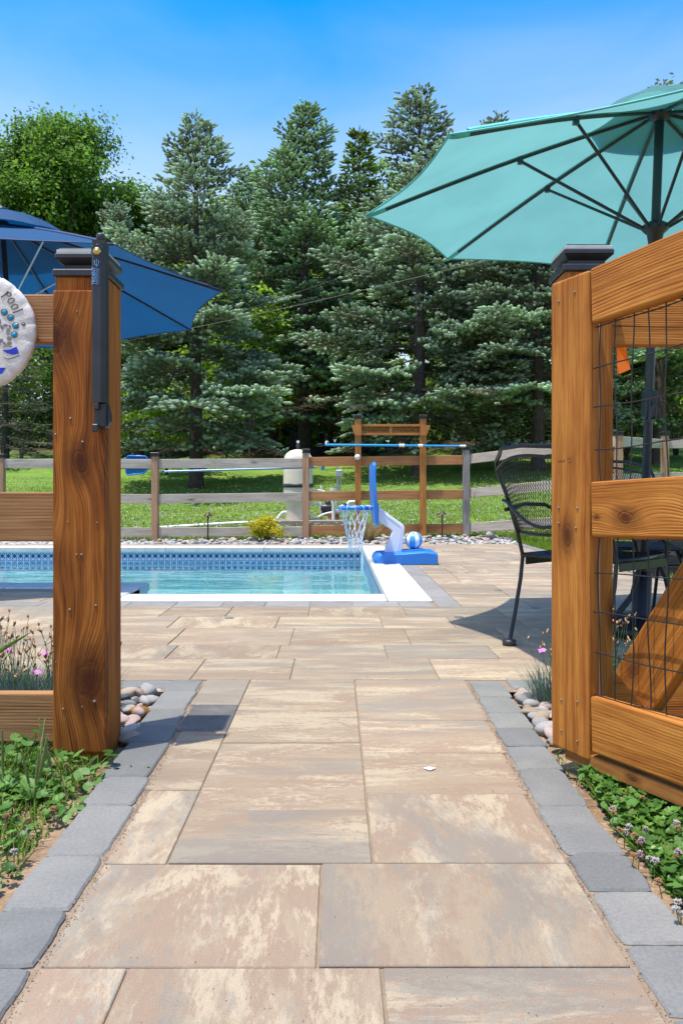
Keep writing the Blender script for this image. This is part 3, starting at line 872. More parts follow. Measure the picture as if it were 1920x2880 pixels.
for pts in ([(0, -.001), (0, .0175)], [(-.0055, .0135), (-.0055, .0085), (-.003, .0045), (0, .0035), (.003, .0045), (.0055, .0085), (.0055, .0135)]):
    tr_.tube([(c[0] + a, c[1], c[2] + b) for a, b in pts], .00065, 5)
for a, b in ((0, .0175), (-.0055, .0135), (.0055, .0135)):
    tr_.add([(c[0] + a - .0018, c[1] - .0003, c[2] + b - .001), (c[0] + a + .0018, c[1] - .0003, c[2] + b - .001), (c[0] + a, c[1] - .0003, c[2] + b + .0035)], [(0, 1, 2)])
tr_.build('emblem', M['print'], lo_)

# ------------------------------------------------------------------ round ceramic sign on the fence
SY = 2.074
def sp(px, py): p = at(px, py, SY); return p.x, p.z
scx, scz = sp(-70, 930)
sg = empty('ceramic_sign', (scx, SY, scz), label='round cream ceramic sign with blue glass beads hung on the left fence rail', cat='sign')
def clay():
    t = NT('cream_ceramic'); p = t.obj()
    a = t.noise(p, 30, 5, 0.6); b = t.noise(p, 160, 3)
    c = t.ramp(a, [(0.3, (0.56, 0.50, 0.41)), (0.55, (0.70, 0.66, 0.58)), (0.8, (0.76, 0.73, 0.67))])
    return t.done(t.bsdf(c, 0.32, 0, t.bump(t.ma('ADD', a, t.ma('MULTIPLY', b, 0.4)), 0.5, 0.004), 0.5))
M['clay'] = clay()
r = 168 * SY / F
mb = MB(); N = 120; rs = [0.0, .35, .7, .86, .93, .985, 1.0, 1.0, .97]
ys = [0, 0, 0, 0.0, 0.0012, .004, .008, .019, .0215]
V = []; Fc = []
for i, (q, yv) in enumerate(zip(rs, ys)):
    for k in range(N):
        a = 2 * math.pi * k / N
        notch = max(0.0, 1 - abs(((a / (2 * math.pi) * 19) % 1) - 0.5) * 8)
        rr = r * q * (1 - (0.018 * notch if q > .9 else 0)) * (1 + .006 * math.sin(5 * a + 1))
        V.append((rr * math.cos(a), yv + (0.0075 * notch * max(0, (q - .8) / .2) if i < 7 else 0), rr * math.sin(a)))
for i in range(len(rs) - 1):
    for k in range(N):
        Fc.append((i * N + k, i * N + (k + 1) % N, (i + 1) * N + (k + 1) % N, (i + 1) * N + k))
mb.add(V, Fc, True); mb.build('plaque', M['clay'], sg)
M['groove_shade'] = plain('incised_shade', (0.17, 0.135, 0.095), 0.6, var=0.2)  # brown of the raised tubes stands in for shadow inside incised lines
def sl(px, py, y=-.0002): x, z = sp(px, py); return (x - scx, y, z - scz)
def ringpts(px, py, rx, ry, rot, n=16):
    o = []
    for k in range(n):
        a = 2 * math.pi * k / n; x, z = rx * math.cos(a), ry * math.sin(a)
        o.append(sl(px + x * math.cos(rot) - z * math.sin(rot), py + x * math.sin(rot) + z * math.cos(rot)))
    return o
for name, strokes in (('letter', [('l', [(4, 836), (14, 829), (24, 819)]), ('o', (26, 827, 6.5, 5.5, 0))]), ('letter', [('o', (32, 845, 9.5, 6.2, -.4))]),
                      ('letter', [('o', (42, 862, 9.8, 6.2, -.4))]), ('letter', [('l', [(37, 879), (50, 875), (65, 868)])])):
    g = MB()
    for kind, d in strokes:
        if kind == 'l': g.tube([sl(*q) for q in d], .0019, 6)
        else: g.tube(ringpts(*d), .0016, 6, closed=True)
    g.build(name, M['groove_shade'], sg)
M['glass'] = plain('turquoise_glass', (0.02, 0.27, 0.46), 0.06, var=0.3, scale=60)
M['cobalt'] = plain('cobalt_glass', (0.008, 0.025, 0.42), 0.12, var=0.25, scale=60)
M['greygl'] = plain('grey_inlay', (0.20, 0.185, 0.17), 0.25, var=0.25, scale=60)
for px, py in ((13, 878), (31, 893), (45, 916), (41, 941)):
    b = MB(); c = sl(px, py, 0); b.lathe([(.0001, -.0035), (.004, -.0028), (.0068, -.0008), (.0079, .001)], c=c, axis='y', n=20); b.build('glass_bead', M['glass'], sg)
    g = MB(); g.tube(ringpts(px, py, 9, 9, 0, 20), .0012, 6, closed=True); g.build('groove_shade', M['groove_shade'], sg)
for poly in ([(8, 985), (30, 983), (47, 975), (52, 985), (54, 994), (37, 998), (20, 993)], [(-30, 1046), (-8, 1034), (17, 1034), (10, 1046), (7, 1051), (-14, 1054)], [(-8, 962), (3, 958), (0, 972), (-6, 976)]):
    b = MB(); b.prism([(sl(*q)[0], sl(*q)[2]) for q in poly], -.0012, .002); b.build('cobalt_inlay', M['cobalt'], sg)
for px, py, rx, ry, rot in ((-1, 906, 5, 9, .2), (6, 920, 4, 7, -.5), (16, 915, 7, 4, 0), (29, 919, 3, 6, -.5), (24, 933, 5.5, 10, .2), (27, 952, 7, 6, 0), (27, 966, 7, 5, -.4), (14, 966, 3, 6, -.7), (4, 957, 6, 5, 0)):
    b = MB(); c = [p for p in ringpts(px, py, rx, ry, rot, 14)]
    b.prism([(p[0], p[2]) for p in c], -.0010, .002); b.build('grey_inlay', M['greygl'], sg)
for pts in ([(8, 976), (18, 972), (34, 974)], [(11, 1004), (24, 1009), (42, 1005), (58, 998)]):
    g = MB(); g.tube([sl(*q) for q in pts], [.0006, .0016, .0016, .0006][:len(pts)], 6); g.build('groove_shade', M['groove_shade'], sg)
g = MB(); g.lathe([(.0001, -.001), (.003, -.0012), (.0035, .001)], c=sl(67, 912, 0), axis='y', n=14); g.build('screw', M['steel'], sg)
g = MB(); g.tube(ringpts(67, 912, 5, 5, 0, 14), .0010, 6, closed=True); g.build('groove_shade', M['groove_shade'], sg)

# ------------------------------------------------------------------ fence behind the gate (right)
ox, oy = 0.728, 2.27
fr_ = empty('wood_fence', (ox, oy, 0), label='stained plank fence behind the open gate with a black capped hinge post', cat='fence')
board('post', 0.658 - ox, 0.798 - ox, 2.20 - oy, 2.34 - oy, -0.25, 1.338, M['gate_z'], fr_, 0.006)
post_cap(fr_, 0.658 - ox, 0.798 - ox, 2.20 - oy, 2.34 - oy, 1.337)
M['pale_z'] = wood('pale_jamb', 'z', pal=((0.20, 0.13, 0.09), (0.36, 0.25, 0.18), (0.52, 0.41, 0.32)), freq=60)
board('jamb_strip', 0.672 - ox, 0.7515 - ox, 2.172 - oy, 2.1985 - oy, 0.01, 1.20, M['pale_z'], fr_, 0.003)
for z0, z1 in ((1.135, 1.272), (0.56, 0.70), (0.02, 0.16)):
    board('rail', 0.799 - ox, 2.3 - ox, 2.262 - oy, 2.30 - oy, z0, z1, M['gate_x'], fr_, 0.004)
fo = MB(); pts = [(1733, 962), (1748, 958), (1760, 985), (1772, 1038), (1752, 1048), (1733, 1054)]
q = [at(a, b, 2.36) for a, b in pts]
V = [(p.x, p.y + .004 * math.sin(i * 2.1), p.z) for i, p in enumerate(q)]; n = len(V)
c0 = q[2]
fo.add([(x - c0.x, y - c0.y, z - c0.z) for x, y, z in V] + [(x - c0.x, y - c0.y + .0012, z - c0.z) for x, y, z in V], [tuple(range(n)), tuple(range(2 * n - 1, n - 1, -1))] + [(i, i + n, (i + 1) % n + n, (i + 1) % n) for i in range(n)])
tag(fo.build('marker_flag', M['orange'], None, tuple(c0)), 'small orange plastic flag hanging behind the wire gate', 'flag')

# ------------------------------------------------------------------ the open gate
gate = empty('garden_gate', (0.5708, 2.0283, 0.0), (0, 0, math.atan2(-.913, .407)), label='open stained wooden gate with black welded wire and diagonal brace', cat='gate')
DZ = 0.0
SL = 0.035
def grail(name, x0, x1, y0, y1, z0, z1, mat, b=.006, seg=3):
    o = board(name, x0, x1, y0, y1, z0, z1, mat, gate, b, seg)
    o.location.z += SL * ((x0 + x1) / 2 - .14); o.rotation_euler = (0, -SL, 0)
    return o
M['stile'] = wood('gate_stile', 'z', knots=((-0.006, -0.055, 0.017),), pal=GW, freq=150, warp=0.03, cross=0.3, patch=0.95, sk=1.0, bumps=0.8)
M['mid_rail'] = wood('gate_mid_rail', 'x', knots=((-0.022, -0.32, 0.014), (-0.02, -0.415, 0.004), (0.01, -0.10, 0.015)), pal=GW, freq=140, warp=0.03, patch=0.9, sk=0.95, bumps=0.8)
M['brace'] = wood('gate_brace', 'x', knots=((0.03, -0.20, 0.016), (-0.02, 0.10, 0.012)), pal=((0.12, 0.034, 0.004), (0.38, 0.13, 0.016), (0.60, 0.26, 0.045)), freq=110, warp=0.04)
M['kick'] = wood('gate_kick_board', 'x', knots=((0.002, -0.325, 0.008),), pal=((0.10, 0.035, 0.008), (0.33, 0.13, 0.03), (0.50, 0.23, 0.065)), freq=60)
st_ = board('stile', 0.0, 0.1395, 0, .038, 0.03 + DZ, 1.254 + DZ, M['stile'], gate, 0.007, 3)
board('stile', 1.02, 1.16, 0, .038, 0.06, 1.287, M['gate_z'], gate, 0.007, 3)
grail('rail', 0.1445, 1.015, .001, .038, 1.119, 1.256, M['gate_x'])
grail('rail', 0.1445, 1.015, .001, .038, 0.590, 0.726, M['mid_rail'])
grail('rail', 0.1445, 1.015, .001, .038, 0.056, 0.194, M['gate_x'])
grail('kick_board', 0.045, 1.16, .006, .036, 0.010, 0.0455, M['kick'], .003, 2)
L = 0.50; th = math.atan2(.26, .182)
cx, cz = 0.14 + 0.155 + 0.5 * L * math.cos(th) - .06, 0.300 + 0.5 * L * math.sin(th) - .082
mb = MB(); mb.bbox(-L / 2, L / 2, -.019, .019, -.068, .068, .005, seg=2)
mb.build('brace', M['brace'], gate, (cx, .062, cz), (0, -th, 0))
for pt in ((0.03, 1.20), (0.09, 1.21), (0.03, .66), (0.10, .66), (.03, .62), (.095, .61), (.04, .16), (.10, .17), (.04, .08), (.10, .07)):
    o = link('nail', nail_me, None, gate, (pt[0], -.0006, pt[1])); o.scale = (.8, 1, .8)
wr = .0017
def wav(a, k): return .0025 * math.sin(a * 9 + k * 2.3) + .0015 * math.sin(a * 23 + k)
zl = [1.112 - .1016 * k for k in range(10)]
for k, z in enumerate(zl):
    if 0.595 < z < 0.72: continue
    w = MB(); w.tube([(x, .0195 + wav(x, k), z + SL * (x - .14) + wav(x, k + 9)) for x in np.linspace(0.1405, 1.018, 26)], wr, 6); w.build('wire', M['wire'], gate)
x = 0.158; k = 0
while x < 0.86:
    for za, zb in ((0.7275, 1.1175), (0.1955, 0.5885)):
        bow = -.009 if k == 0 else 0
        w = MB(); w.tube([(x + wav(z, k) + bow * math.sin((z - za) / (zb - za) * math.pi), .0225 + wav(z, k + 5), z + SL * (x - .14)) for z in np.linspace(za, zb, 14)], wr, 6); w.build('wire', M['wire'], gate)
    x += .0508; k += 1
# mill stamp on the stile
s1 = text_mesh('SPIB HT', .01, 'lettering'); s1.materials.append(plain('mill_ink', (0.10, 0.045, 0.02), 0.8))
V = np.array([v.co[:] for v in s1.vertices]); kk = .026 / (V[:, 0].max() - V[:, 0].min())
o = link('mill_stamp', s1, None, gate, (0.028, -.0004, 0.778), (R(90), 0, 0)); o.scale = (kk, kk * 1.2, .1)
w = MB(); w.tube([(.071 + .0075 * math.cos(a), -.0002, .783 + .0058 * math.sin(a)) for a in np.linspace(0, 6.283, 17)[:-1]], .0005, 4, closed=True)
w.build('mill_stamp', s1.materials[0], gate)

# ------------------------------------------------------------------ umbrellas
def fabric(name, col, trans=0.5, sheen=0.0):
    t = NT(name); p = t.obj()
    a = t.noise(p, 2.5, 4); b = t.noise(p, 900, 2)
    c = t.mix(t.smooth(a, 0.3, 0.7), tuple(v * .93 for v in col), tuple(min(1, v * 1.05) for v in col))
    nm = t.bump(t.ma('ADD', b, t.ma('MULTIPLY', t.noise(p, 6, 4, 0.6, 0.8), 5.0)), 0.3, 0.006)
    s = t.bsdf(c, 0.62, 0, nm, 0.3, **({'Sheen Weight': sheen, 'Sheen Roughness': 0.5} if sheen else {}))
    tr = t.n('ShaderNodeBsdfTranslucent'); t.put(tr.inputs[0], c)
    m = t.n('ShaderNodeMixShader'); t.put(m.inputs[0], trans)
    t.t.links.new(s, m.inputs[1]); t.t.links.new(tr.outputs[0], m.inputs[2])
    return t.done(m.outputs[0])

def umbrella(name, p, label, cat, fab, frame_m, strut_m, hem_m, sag=.042, runner=.55, vent_r=.33, pole_r=.021, finial=False, group=None, foot=(0, 0)):
    X, Y, Zt, H, ax, ay, ph, Ra = p
    n = 8
    rot = Euler((ax, ay, 0)); Rm = rot.to_matrix()
    zb = Zt / Rm[2][2] + 0.0
    base = Vector((X, Y, Zt)) - Rm @ Vector((0, 0, zb))
    u = empty(name, base, rot, label, cat, group)
    T = zb                                 # height of the tip ring above the foot
    def rib_z(q): return T + H * (1 - q) * (1 - .10 * q) + .03 * math.sin(q * math.pi)
    tip = [(Ra * math.cos(ph + 2 * math.pi * i / n), Ra * math.sin(ph + 2 * math.pi * i / n)) for i in range(n)]
    cm = MB(); NU, NV = 16, 12
    for i in range(n):
        A, B = Vector(tip[i]), Vector(tip[(i + 1) % n])
        V = []
        for a in range(NU + 1):
            q = 0.05 + .95 * a / NU
            for b in range(NV + 1):
                v = b / NV
                s = math.sin(math.pi * v)
                qq = q * (1 - sag * s * q ** 3)
                xy = (A * (1 - v) + B * v) * qq
                V.append((xy.x, xy.y, rib_z(qq) + .012 - .028 * s * q * (1 - q * .4)))
        Fc = [(a * (NV + 1) + b, a * (NV + 1) + b + 1, (a + 1) * (NV + 1) + b + 1, (a + 1) * (NV + 1) + b) for a in range(NU) for b in range(NV)]
        cm.add(V, Fc, True)
    ca = cm.build('canopy', fab, u)
    hm = MB()
    for i in range(n):
        A, B = Vector(tip[i]), Vector(tip[(i + 1) % n]); pts = []
        for b in range(NV + 1):
            v = b / NV; s = math.sin(math.pi * v); qq = 1 - sag * s; xy = (A * (1 - v) + B * v) * qq
            pts.append((xy.x, xy.y, rib_z(qq) + .012 - .028 * s * .6))
        hm.tube(pts, .0045, 5)
    hm.build('hem', hem_m, ca)
    # wind vent
    vm = MB()
    for i in range(n):
        A, B = Vector(tip[i]) * (vent_r / Ra), Vector(tip[(i + 1) % n]) * (vent_r / Ra); V = []
        for a in range(5):
            q = a / 4
            for b in range(7):
                v = b / 6; s = math.sin(math.pi * v); xy = (A * (1 - v) + B * v) * q
                V.append((xy.x, xy.y, T + H + .085 - q * q * (H * vent_r / Ra + .03) + .030 * s * q))
        vm.add(V, [(a * 7 + b, a * 7 + b + 1, (a + 1) * 7 + b + 1, (a + 1) * 7 + b) for a in range(4) for b in range(6)], True)
    vm.build('vent', fab, ca)
    pm = MB(); pm.tube([(foot[0], foot[1], 0.02) if foot else (0, 0, T + H - runner - .12), (0, 0, T + H + .03)], pole_r, 16); pm.build('pole' if foot else 'centre_post', frame_m, u)
    hb = MB(); hb.lathe([(.0001, T + H + .03), (.05, T + H + .03), (.055, T + H + .01), (.055, T + H - .02), (pole_r + .002, T + H - .04)], n=20); hb.build('hub', frame_m, u)
    zr = T + H - runner
    rm = MB(); rm.lathe([(pole_r + .001, zr + .05), (pole_r + .012, zr + .045), (.058, zr + .03), (.060, zr + .005), (.038, zr - .015), (.030, zr - .06), (pole_r + .001, zr - .065)], n=20)
    rm.build('runner', frame_m, u)
    for i in range(n):
        t = Vector(tip[i]); d = t.normalized()
        rb = MB(); rb.tube([(t.x * q, t.y * q, rib_z(q) + .0) for q in np.linspace(.035, .955, 12)], .0085, 6)
        ro = rb.build('rib', frame_m, u)
        sm_ = MB(); sm_.tube([(t.x * q, t.y * q, rib_z(q) + .013) for q in np.linspace(.06, .93, 12)], [.0125] * 12, 4); sm_.build('seam', hem_m, ca)
        pk = MB(); pk.tube([(t.x * q, t.y * q, rib_z(q) + .003) for q in (.93, .97, 1.0)], [.012, .012, .008], 6); pk.build('rib_pocket', hem_m, ro)
        q = .46
        sm = MB(); sm.tube([(d.x * .055, d.y * .055, zr + .015), (t.x * q, t.y * q, rib_z(q) - .012)], .0078, 6)
        so = sm.build('strut', strut_m, u)
        jm = MB(); jm.box(t.x * q - .012, t.x * q + .012, t.y * q - .012, t.y * q + .012, rib_z(q) - .026, rib_z(q) + .006); jm.build('bracket', frame_m, so)
    if finial:
        fm = MB(); fm.lathe([(.0001, T + H + .150), (.05, T + H + .145), (.058, T + H + .125), (.046, T + H + .11), (.055, T + H + .10), (.02, T + H + .07)], n=20); fm.build('finial', frame_m, u)
    return u, T, H
M['teal'] = fabric('teal_canvas', (0.140, 0.360, 0.338), 0.58)
M['teal_hem'] = plain('teal_hem', (0.10, 0.44, 0.40), 0.7)
M['navy'] = fabric('navy_canvas', (0.003, 0.070, 0.180), 0.34, sheen=0.06)
M['navy_hem'] = plain('navy_hem', (0.018, 0.03, 0.10), 0.6)
ut, T, H = umbrella('patio_umbrella', (1.5309, 3.6582, 2.0592, 0.4433, 0.0714, 0.0085, 3.7875, 1.3923),
    'open teal market umbrella with dark ribs over the patio table', 'umbrella', M['teal'], M['pole_teal'], M['pole_teal'], M['teal_hem'])
mm = MB(); mm.tube([(0, 0, T + H - .80), (0, 0, T + H - .615)], .0222, 16); mm.build('pole_sleeve', M['alu'], ut)
mm = MB(); mm.bbox(-.03, .03, -.045, .03, 1.06, 1.20, .012, seg=2); mm.tube([(0, -.045, 1.13), (0, -.075, 1.13)], .012, 10); mm.tube([(0, -.07, 1.135), (-.02, -.075, 1.10), (-.03, -.08, 1.04)], .008, 8)
mm.build('crank', M['pole_teal'], ut)
mm = MB(); mm.lathe([(.0001, .02), (.22, .02), (.235, .035), (.22, .06), (.06, .085), (.045, .10), (.045, .30), (.028, .31)], n=28); mm.build('base', M['iron'], ut)
un, T, H = umbrella('patio_umbrella', (-2.723, 6.357, 2.2314, 0.690, -0.0137, -0.0708, -0.0148, 1.796),
    'open navy blue umbrella with pale struts behind the left post', 'umbrella', M['navy'], M['black'], M['frame_pale'], M['navy_hem'], runner=.69, vent_r=.63, finial=True, foot=None)
iv = un.matrix_basis.inverted() if False else (Matrix.Translation(un.location) @ un.rotation_euler.to_matrix().to_4x4()).inverted()
def loc_(x, y, z): return iv @ Vector((x, y, z))
top_ = Vector((0, 0, T + H + .14))
mm = MB(); mm.tube([loc_(-4.5, 4.75, .05), loc_(-4.5, 4.75, 2.2), loc_(-4.42, 4.83, 3.1)], .04, 14); mm.build('mast', M['black'], un)
mm = MB(); mm.tube([loc_(-4.5, 4.75, 2.5), loc_(-3.9, 5.3, 3.2), top_ + Vector((-.12, 0, .10)), top_], .028, 12); mm.build('arm', M['black'], un)
mm = MB(); c = loc_(-4.5, 4.75, 0); mm.lathe([(.0001, .004), (.42, .004), (.43, .03), (.40, .07), (.06, .10), (.05, .30)], c=c, n=28); mm.build('base', M['navy_hem'], un)

# ------------------------------------------------------------------ patio chairs and table
def chair(name, loc, rz, label):
    c = empty(name, loc, (0, 0, rz), label, 'chair', 'black wrought iron patio chairs')
    W = .235
    def bs(a, b):       # back surface
        y = -.03 - .165 * b - .115 * (1 - a * a)
        x = a * (W - .012 + .010 * b)
        z = .515 + b * .285 + .055 * b * (1 - a * a)
        return Vector((x, y + .115 * 0, z))
    fr = MB()
    left = [(-W + .005, -.105, .012), (-W + .003, -.055, .16), (-W, -.012, .30), (-W, .005, .405)]
    rim = [(-W - .002, -.035, .52), (-W - .008, -.115, .70), (-W - .014, -.165, .79), (-W - .002, -.195, .838), (-W + .05, -.24, .865), (-.12, -.315, .888), (0, -.335, .895)]
    mir = lambda P: [(-x, y, z) for x, y, z in reversed(P)]
    fr.tube(left + rim + mir(rim)[1:] + mir(left), .0095, 10)
    fr.build('frame', M['iron'], c)
    for s in (-1, 1):
        ft = MB(); ft.lathe([(.0001, .0), (.030, .0), (.032, .006), (.032, .022), (.022, .028), (.0001, .028)], c=(s * (W - .005), -.106, 0), n=16); ft.build('foot', M['black'], c)
        lg = MB(); lg.tube([(s * (W + .015), .47, .012), (s * (W + .03), .49, .12), (s * (W + .01), .46, .26), (s * (W - .02), .40, .405)], .011, 8); lg.build('leg', M['iron'], c)
        ft = MB(); ft.lathe([(.0001, .0), (.030, .0), (.032, .006), (.032, .022), (.022, .028), (.0001, .028)], c=(s * (W + .015), .47, 0), n=16); ft.build('foot', M['black'], c)
        ar = MB()
        pts = [(s * (W + .02), -.10, .62), (s * (W + .045), .08, .645), (s * (W + .05), .26, .64), (s * (W + .045), .38, .60)]
        for k in range(11):
            a = R(70) - k * R(33)
            rr = .062 - .0018 * k
            pts.append((s * (W + .04), .365 + rr * math.cos(a), .53 + rr * math.sin(a)))
        ar.tube(pts, .0095, 8); ar.build('arm', M['iron'], c)
    # backrest: border and expanded metal mesh
    bd = MB()
    pts = [bs(a, 1) for a in np.linspace(-1, 1, 15)] + [bs(1, b) for b in np.linspace(1, 0, 7)[1:]] + [bs(a, 0) for a in np.linspace(1, -1, 15)[1:]] + [bs(-1, b) for b in np.linspace(0, 1, 7)[1:-1]]
    bd.tube(pts, .0065, 6, closed=True)
    bd.tube([(-W - .02, -.12, .665)] + [tuple(bs(a, .52 - .42 * (1 - a * a)) + Vector((0, -.016, 0))) for a in np.linspace(-.97, .97, 11)] + [(W + .02, -.12, .665)], .008, 8)
    bo = bd.build('backrest', M['iron'], c)
    ms = MB()
    NA = 38
    for k in range(-NA, NA * 2):
        for s in (-1, 1):
            P = []
            for q in np.linspace(0, 1, 9):
                a = -1 + 2 * (k + (q * 9 if s > 0 else 9 - q * 9)) / NA
                if -1 <= a <= 1: P.append(bs(a, q))
            if len(P) > 1: ms.tube(P, .0013, 3, caps=False)
    ms.build('wire_mesh', M['iron'], bo)
    se = MB()
    out = [(-W, .0), (W, .0), (W + .01, .24), (W - .02, .46), (-W + .02, .46), (-W - .01, .24)]
    se.tube([(x, y, .408) for x, y in out], .0105, 8, closed=True)
    so = se.build('seat', M['iron'], c)
    sm = MB()
    def sz(x, y): return .412 - .012 * math.cos(x * 6) * math.sin(max(0, min(1, y / .46)) * math.pi)
    for k in range(40):
        for s in (-1, 1):
            P = []
            for q in np.linspace(0, 1, 12):
                x = -W * 2.2 + k * .026 + s * (q - .5) * .24; yv = q * .46
                if abs(x) < W + .005: P.append((x, yv, sz(x, yv)))
            if len(P) > 1: sm.tube(P, .0028, 3, caps=False)
    sm.build('wire_mesh', M['iron'], so)
    sk = MB(); sk.prism([(W - .003, .398), (W + .003, .398), (W + .003, .362), (W - .003, .362)], .03, .44); sk.prism([(-W - .003, .398), (-W + .003, .398), (-W + .003, .362), (-W - .003, .362)], .03, .44)
    sk.build('seat_apron', M['iron'], so)
    return c
chair('patio_chair', (1.025, 3.40, 0), R(41 - 90), 'black metal mesh armchair standing in the umbrella shade beside the gate post')
chair('patio_chair', (1.62, 4.42, 0), R(172), 'black metal mesh armchair on the far side of the table, seen through the gate wire')
tb = empty('patio_table', (1.545, 3.74, 0), label='black iron patio table with curved legs round the umbrella pole', cat='table')
mm = MB(); mm.lathe([(.026, .756), (.43, .756), (.452, .750), (.455, .735), (.445, .725), (.026, .735)], n=48); mm.build('tabletop', M['iron'], tb)
for k in range(4):
    a = R(20 + 90 * k); ca, sa = math.cos(a), math.sin(a)
    P = [(.33, .72), (.20, .60), (.10, .46), (.075, .34), (.12, .20), (.24, .08), (.36, .015)]
    mm = MB(); mm.tube([(r_ * ca, r_ * sa, z) for r_, z in P], .013, 8); mm.build('leg', M['iron'], tb)
mm = MB(); mm.tube([(.085 * math.cos(a), .085 * math.sin(a), .40) for a in np.linspace(0, 6.283, 25)[:-1]], .009, 6, closed=True); mm.build('leg_ring', M['iron'], tb)
# ------------------------------------------------------------------ far fence
FY = 11.1
ff = empty('rail_fence', (0, FY, 0), label='three-rail post fence of weathered and cedar boards behind the pool', cat='fence')
def fx(px): return (px - VX) / F * FY
def fz(py): return CH + (HY - py) / F * FY
def small_cap(parent, x, y, z, w):
    c = MB(); c.bbox(-w - .01, w + .01, -w - .01, w + .01, 0, .018, .003); c.bbox(-w - .002, w + .002, -w - .002, w + .002, .0185, .040, .003); c.bbox(-w - .016, w + .016, -w - .016, w + .016, .0405, .056, .004)
    return c.build('post_cap', M['black'], parent, (x, y, z))
def fpost(x, y, z0, z1, mat, w=.047):
    h = (z1 - z0) / 2
    mb = MB(); mb.bbox(-w, w, -w, w, -h, h, .005); mb.build('post', mat, ff, (x, y, (z0 + z1) / 2)); small_cap(ff, x, y, z1, w)
def frail(xa, za, xb, zb, mat, y=.0, ya=None, yb=None, hgt=.134):
    a = Vector((xa, ya if ya is not None else y, za)); b = Vector((xb, yb if yb is not None else y, zb)); d = b - a; Lr = d.length
    mb = MB(); mb.bbox(-Lr / 2, Lr / 2, -.017, .017, -hgt / 2, hgt / 2, .004)
    rz = math.atan2(d.y, d.x); ry = -math.asin(d.z / Lr)
    mb.build('rail', mat, ff, (a + b) / 2, (0, ry, rz))
fpost(fx(5), 0, -.3, fz(1288), M['grey_z']); fpost(fx(437), 0, -.3, fz(1284), M['grey_z']); fpost(fx(860), 0, -.3, fz(1274), M['grey_z']); fpost(fx(1310), 0, -.3, fz(1266), M['grey2_z'])
g = .049
for ya, yb in ((1303, 1304.5), (1399, 1403), (1497, 1497)):
    frail(fx(-420), fz(ya), fx(437) - g, fz(yb), M['grey_x'])
for ya, yb in ((1304.5, 1302), (1403, 1398), (1497, 1494)):
    frail(fx(437) + g, fz(ya), fx(860) - g, fz(yb), M['grey_x'])
for ya, yb in ((1299, 1293.5), (1395.5, 1390), (1491, 1485.5)):
    frail(fx(860) + g, fz(ya), fx(1310) - g, fz(yb), M['cedar_x'])
P6 = (3.69, 10.0 - FY); P7 = (4.9, 11.4 - FY)
z5 = [fz(v) for v in (1291, 1387, 1484)]
z6 = [z5[0] + .18, z5[1] + .18, z5[2] + .18]; z7 = [v + .06 for v in z6]
for a, b in zip(z5, z6): frail(fx(1310) + g, a, P6[0] - .03, b, M['grey_x'], ya=0, yb=P6[1])
for a, b in zip(z6, z7): frail(P6[0] + .03, a, P7[0] - .04, b, M['grey_x'], ya=P6[1], yb=P7[1])
for b in z7: frail(P7[0] + .05, b, P7[0] + 2.2, b, M['grey_x'], ya=P7[1], yb=P7[1])
fpost(P6[0], P6[1], -.1, z6[0] + .08, M['grey_z']); fpost(P7[0], P7[1], -.1, z7[0] + .12, M['grey_z'])

# the cedar arch over the little gate in the far fence
ar = empty('gate_arch', (0, FY - .085, 0), label='tall orange cedar arch with wire lattice crossbar rising over the far fence', cat='arch')
for px in (1006, 1187):
    h0, h1 = -.3, fz(1180)
    mb = MB(); mb.bbox(-.043, .043, -.043, .043, -(h1 - h0) / 2, (h1 - h0) / 2, .004); mb.build('post', M['cedar_z'], ar, (fx(px), 0, (h0 + h1) / 2)); small_cap(ar, fx(px), 0, h1, .043)
for py, hh in ((1198, .034), (1222, .034)):
    board('beam', fx(1006) + .045, fx(1187) - .045, -.02, .02, fz(py) - hh / 2, fz(py) + hh / 2, M['arch_x'], ar, .003)
board('divider', fx(1097) - .014, fx(1097) + .014, -.012, .012, fz(1222) + .0175, fz(1198) - .0175, M['arch_x'], ar, .002)
for px, s in ((1006, -1), (1187, 1)):
    x = fx(px)
    mb = MB(); mb.prism([(x - .046 * 1, fz(1227)), (x + .046, fz(1227)), (x + .046 + (.055 if s > 0 else 0), fz(1198)), (x - .046 - (.055 if s < 0 else 0), fz(1198))], -.062, -.044)
    mb.build('bracket', M['cedar_z'], ar)
x = fx(1006) + .06
while x < fx(1187) - .05:
    w = MB(); w.tube([(x, .0, fz(1222) + .016), (x, .0, fz(1198) - .016)], .0045, 4); w.build('lattice_wire', M['arch_x'], ar); x += .024
for k in range(3):
    z = fz(1219) + .018 + k * .024
    if z > fz(1201): break
    w = MB(); w.tube([(fx(1006) + .046, -.006, z), (fx(1187) - .046, -.006, z)], .0045, 4); w.build('lattice_wire', M['arch_x'], ar)
mb = MB(); mb.lathe([(.0001, -.042)] + [(.042 * math.sin(a), -.042 * math.cos(a)) for a in np.linspace(.3, 2.9, 9)] + [(.0001, .042)], c=(fx(1004), -.085, fz(1287)), n=18); mb.build('knob', M['pvc'], ar)
for k in range(4):
    xx = fx(1060) + k * .14; mb = MB(); mb.tube([(xx - .035, -.0, fz(1225)), (xx - .03, -.012, fz(1236)), (xx + .03, -.012, fz(1236)), (xx + .035, 0, fz(1225))], .004, 5); mb.build('hook', M['iron'], ar)

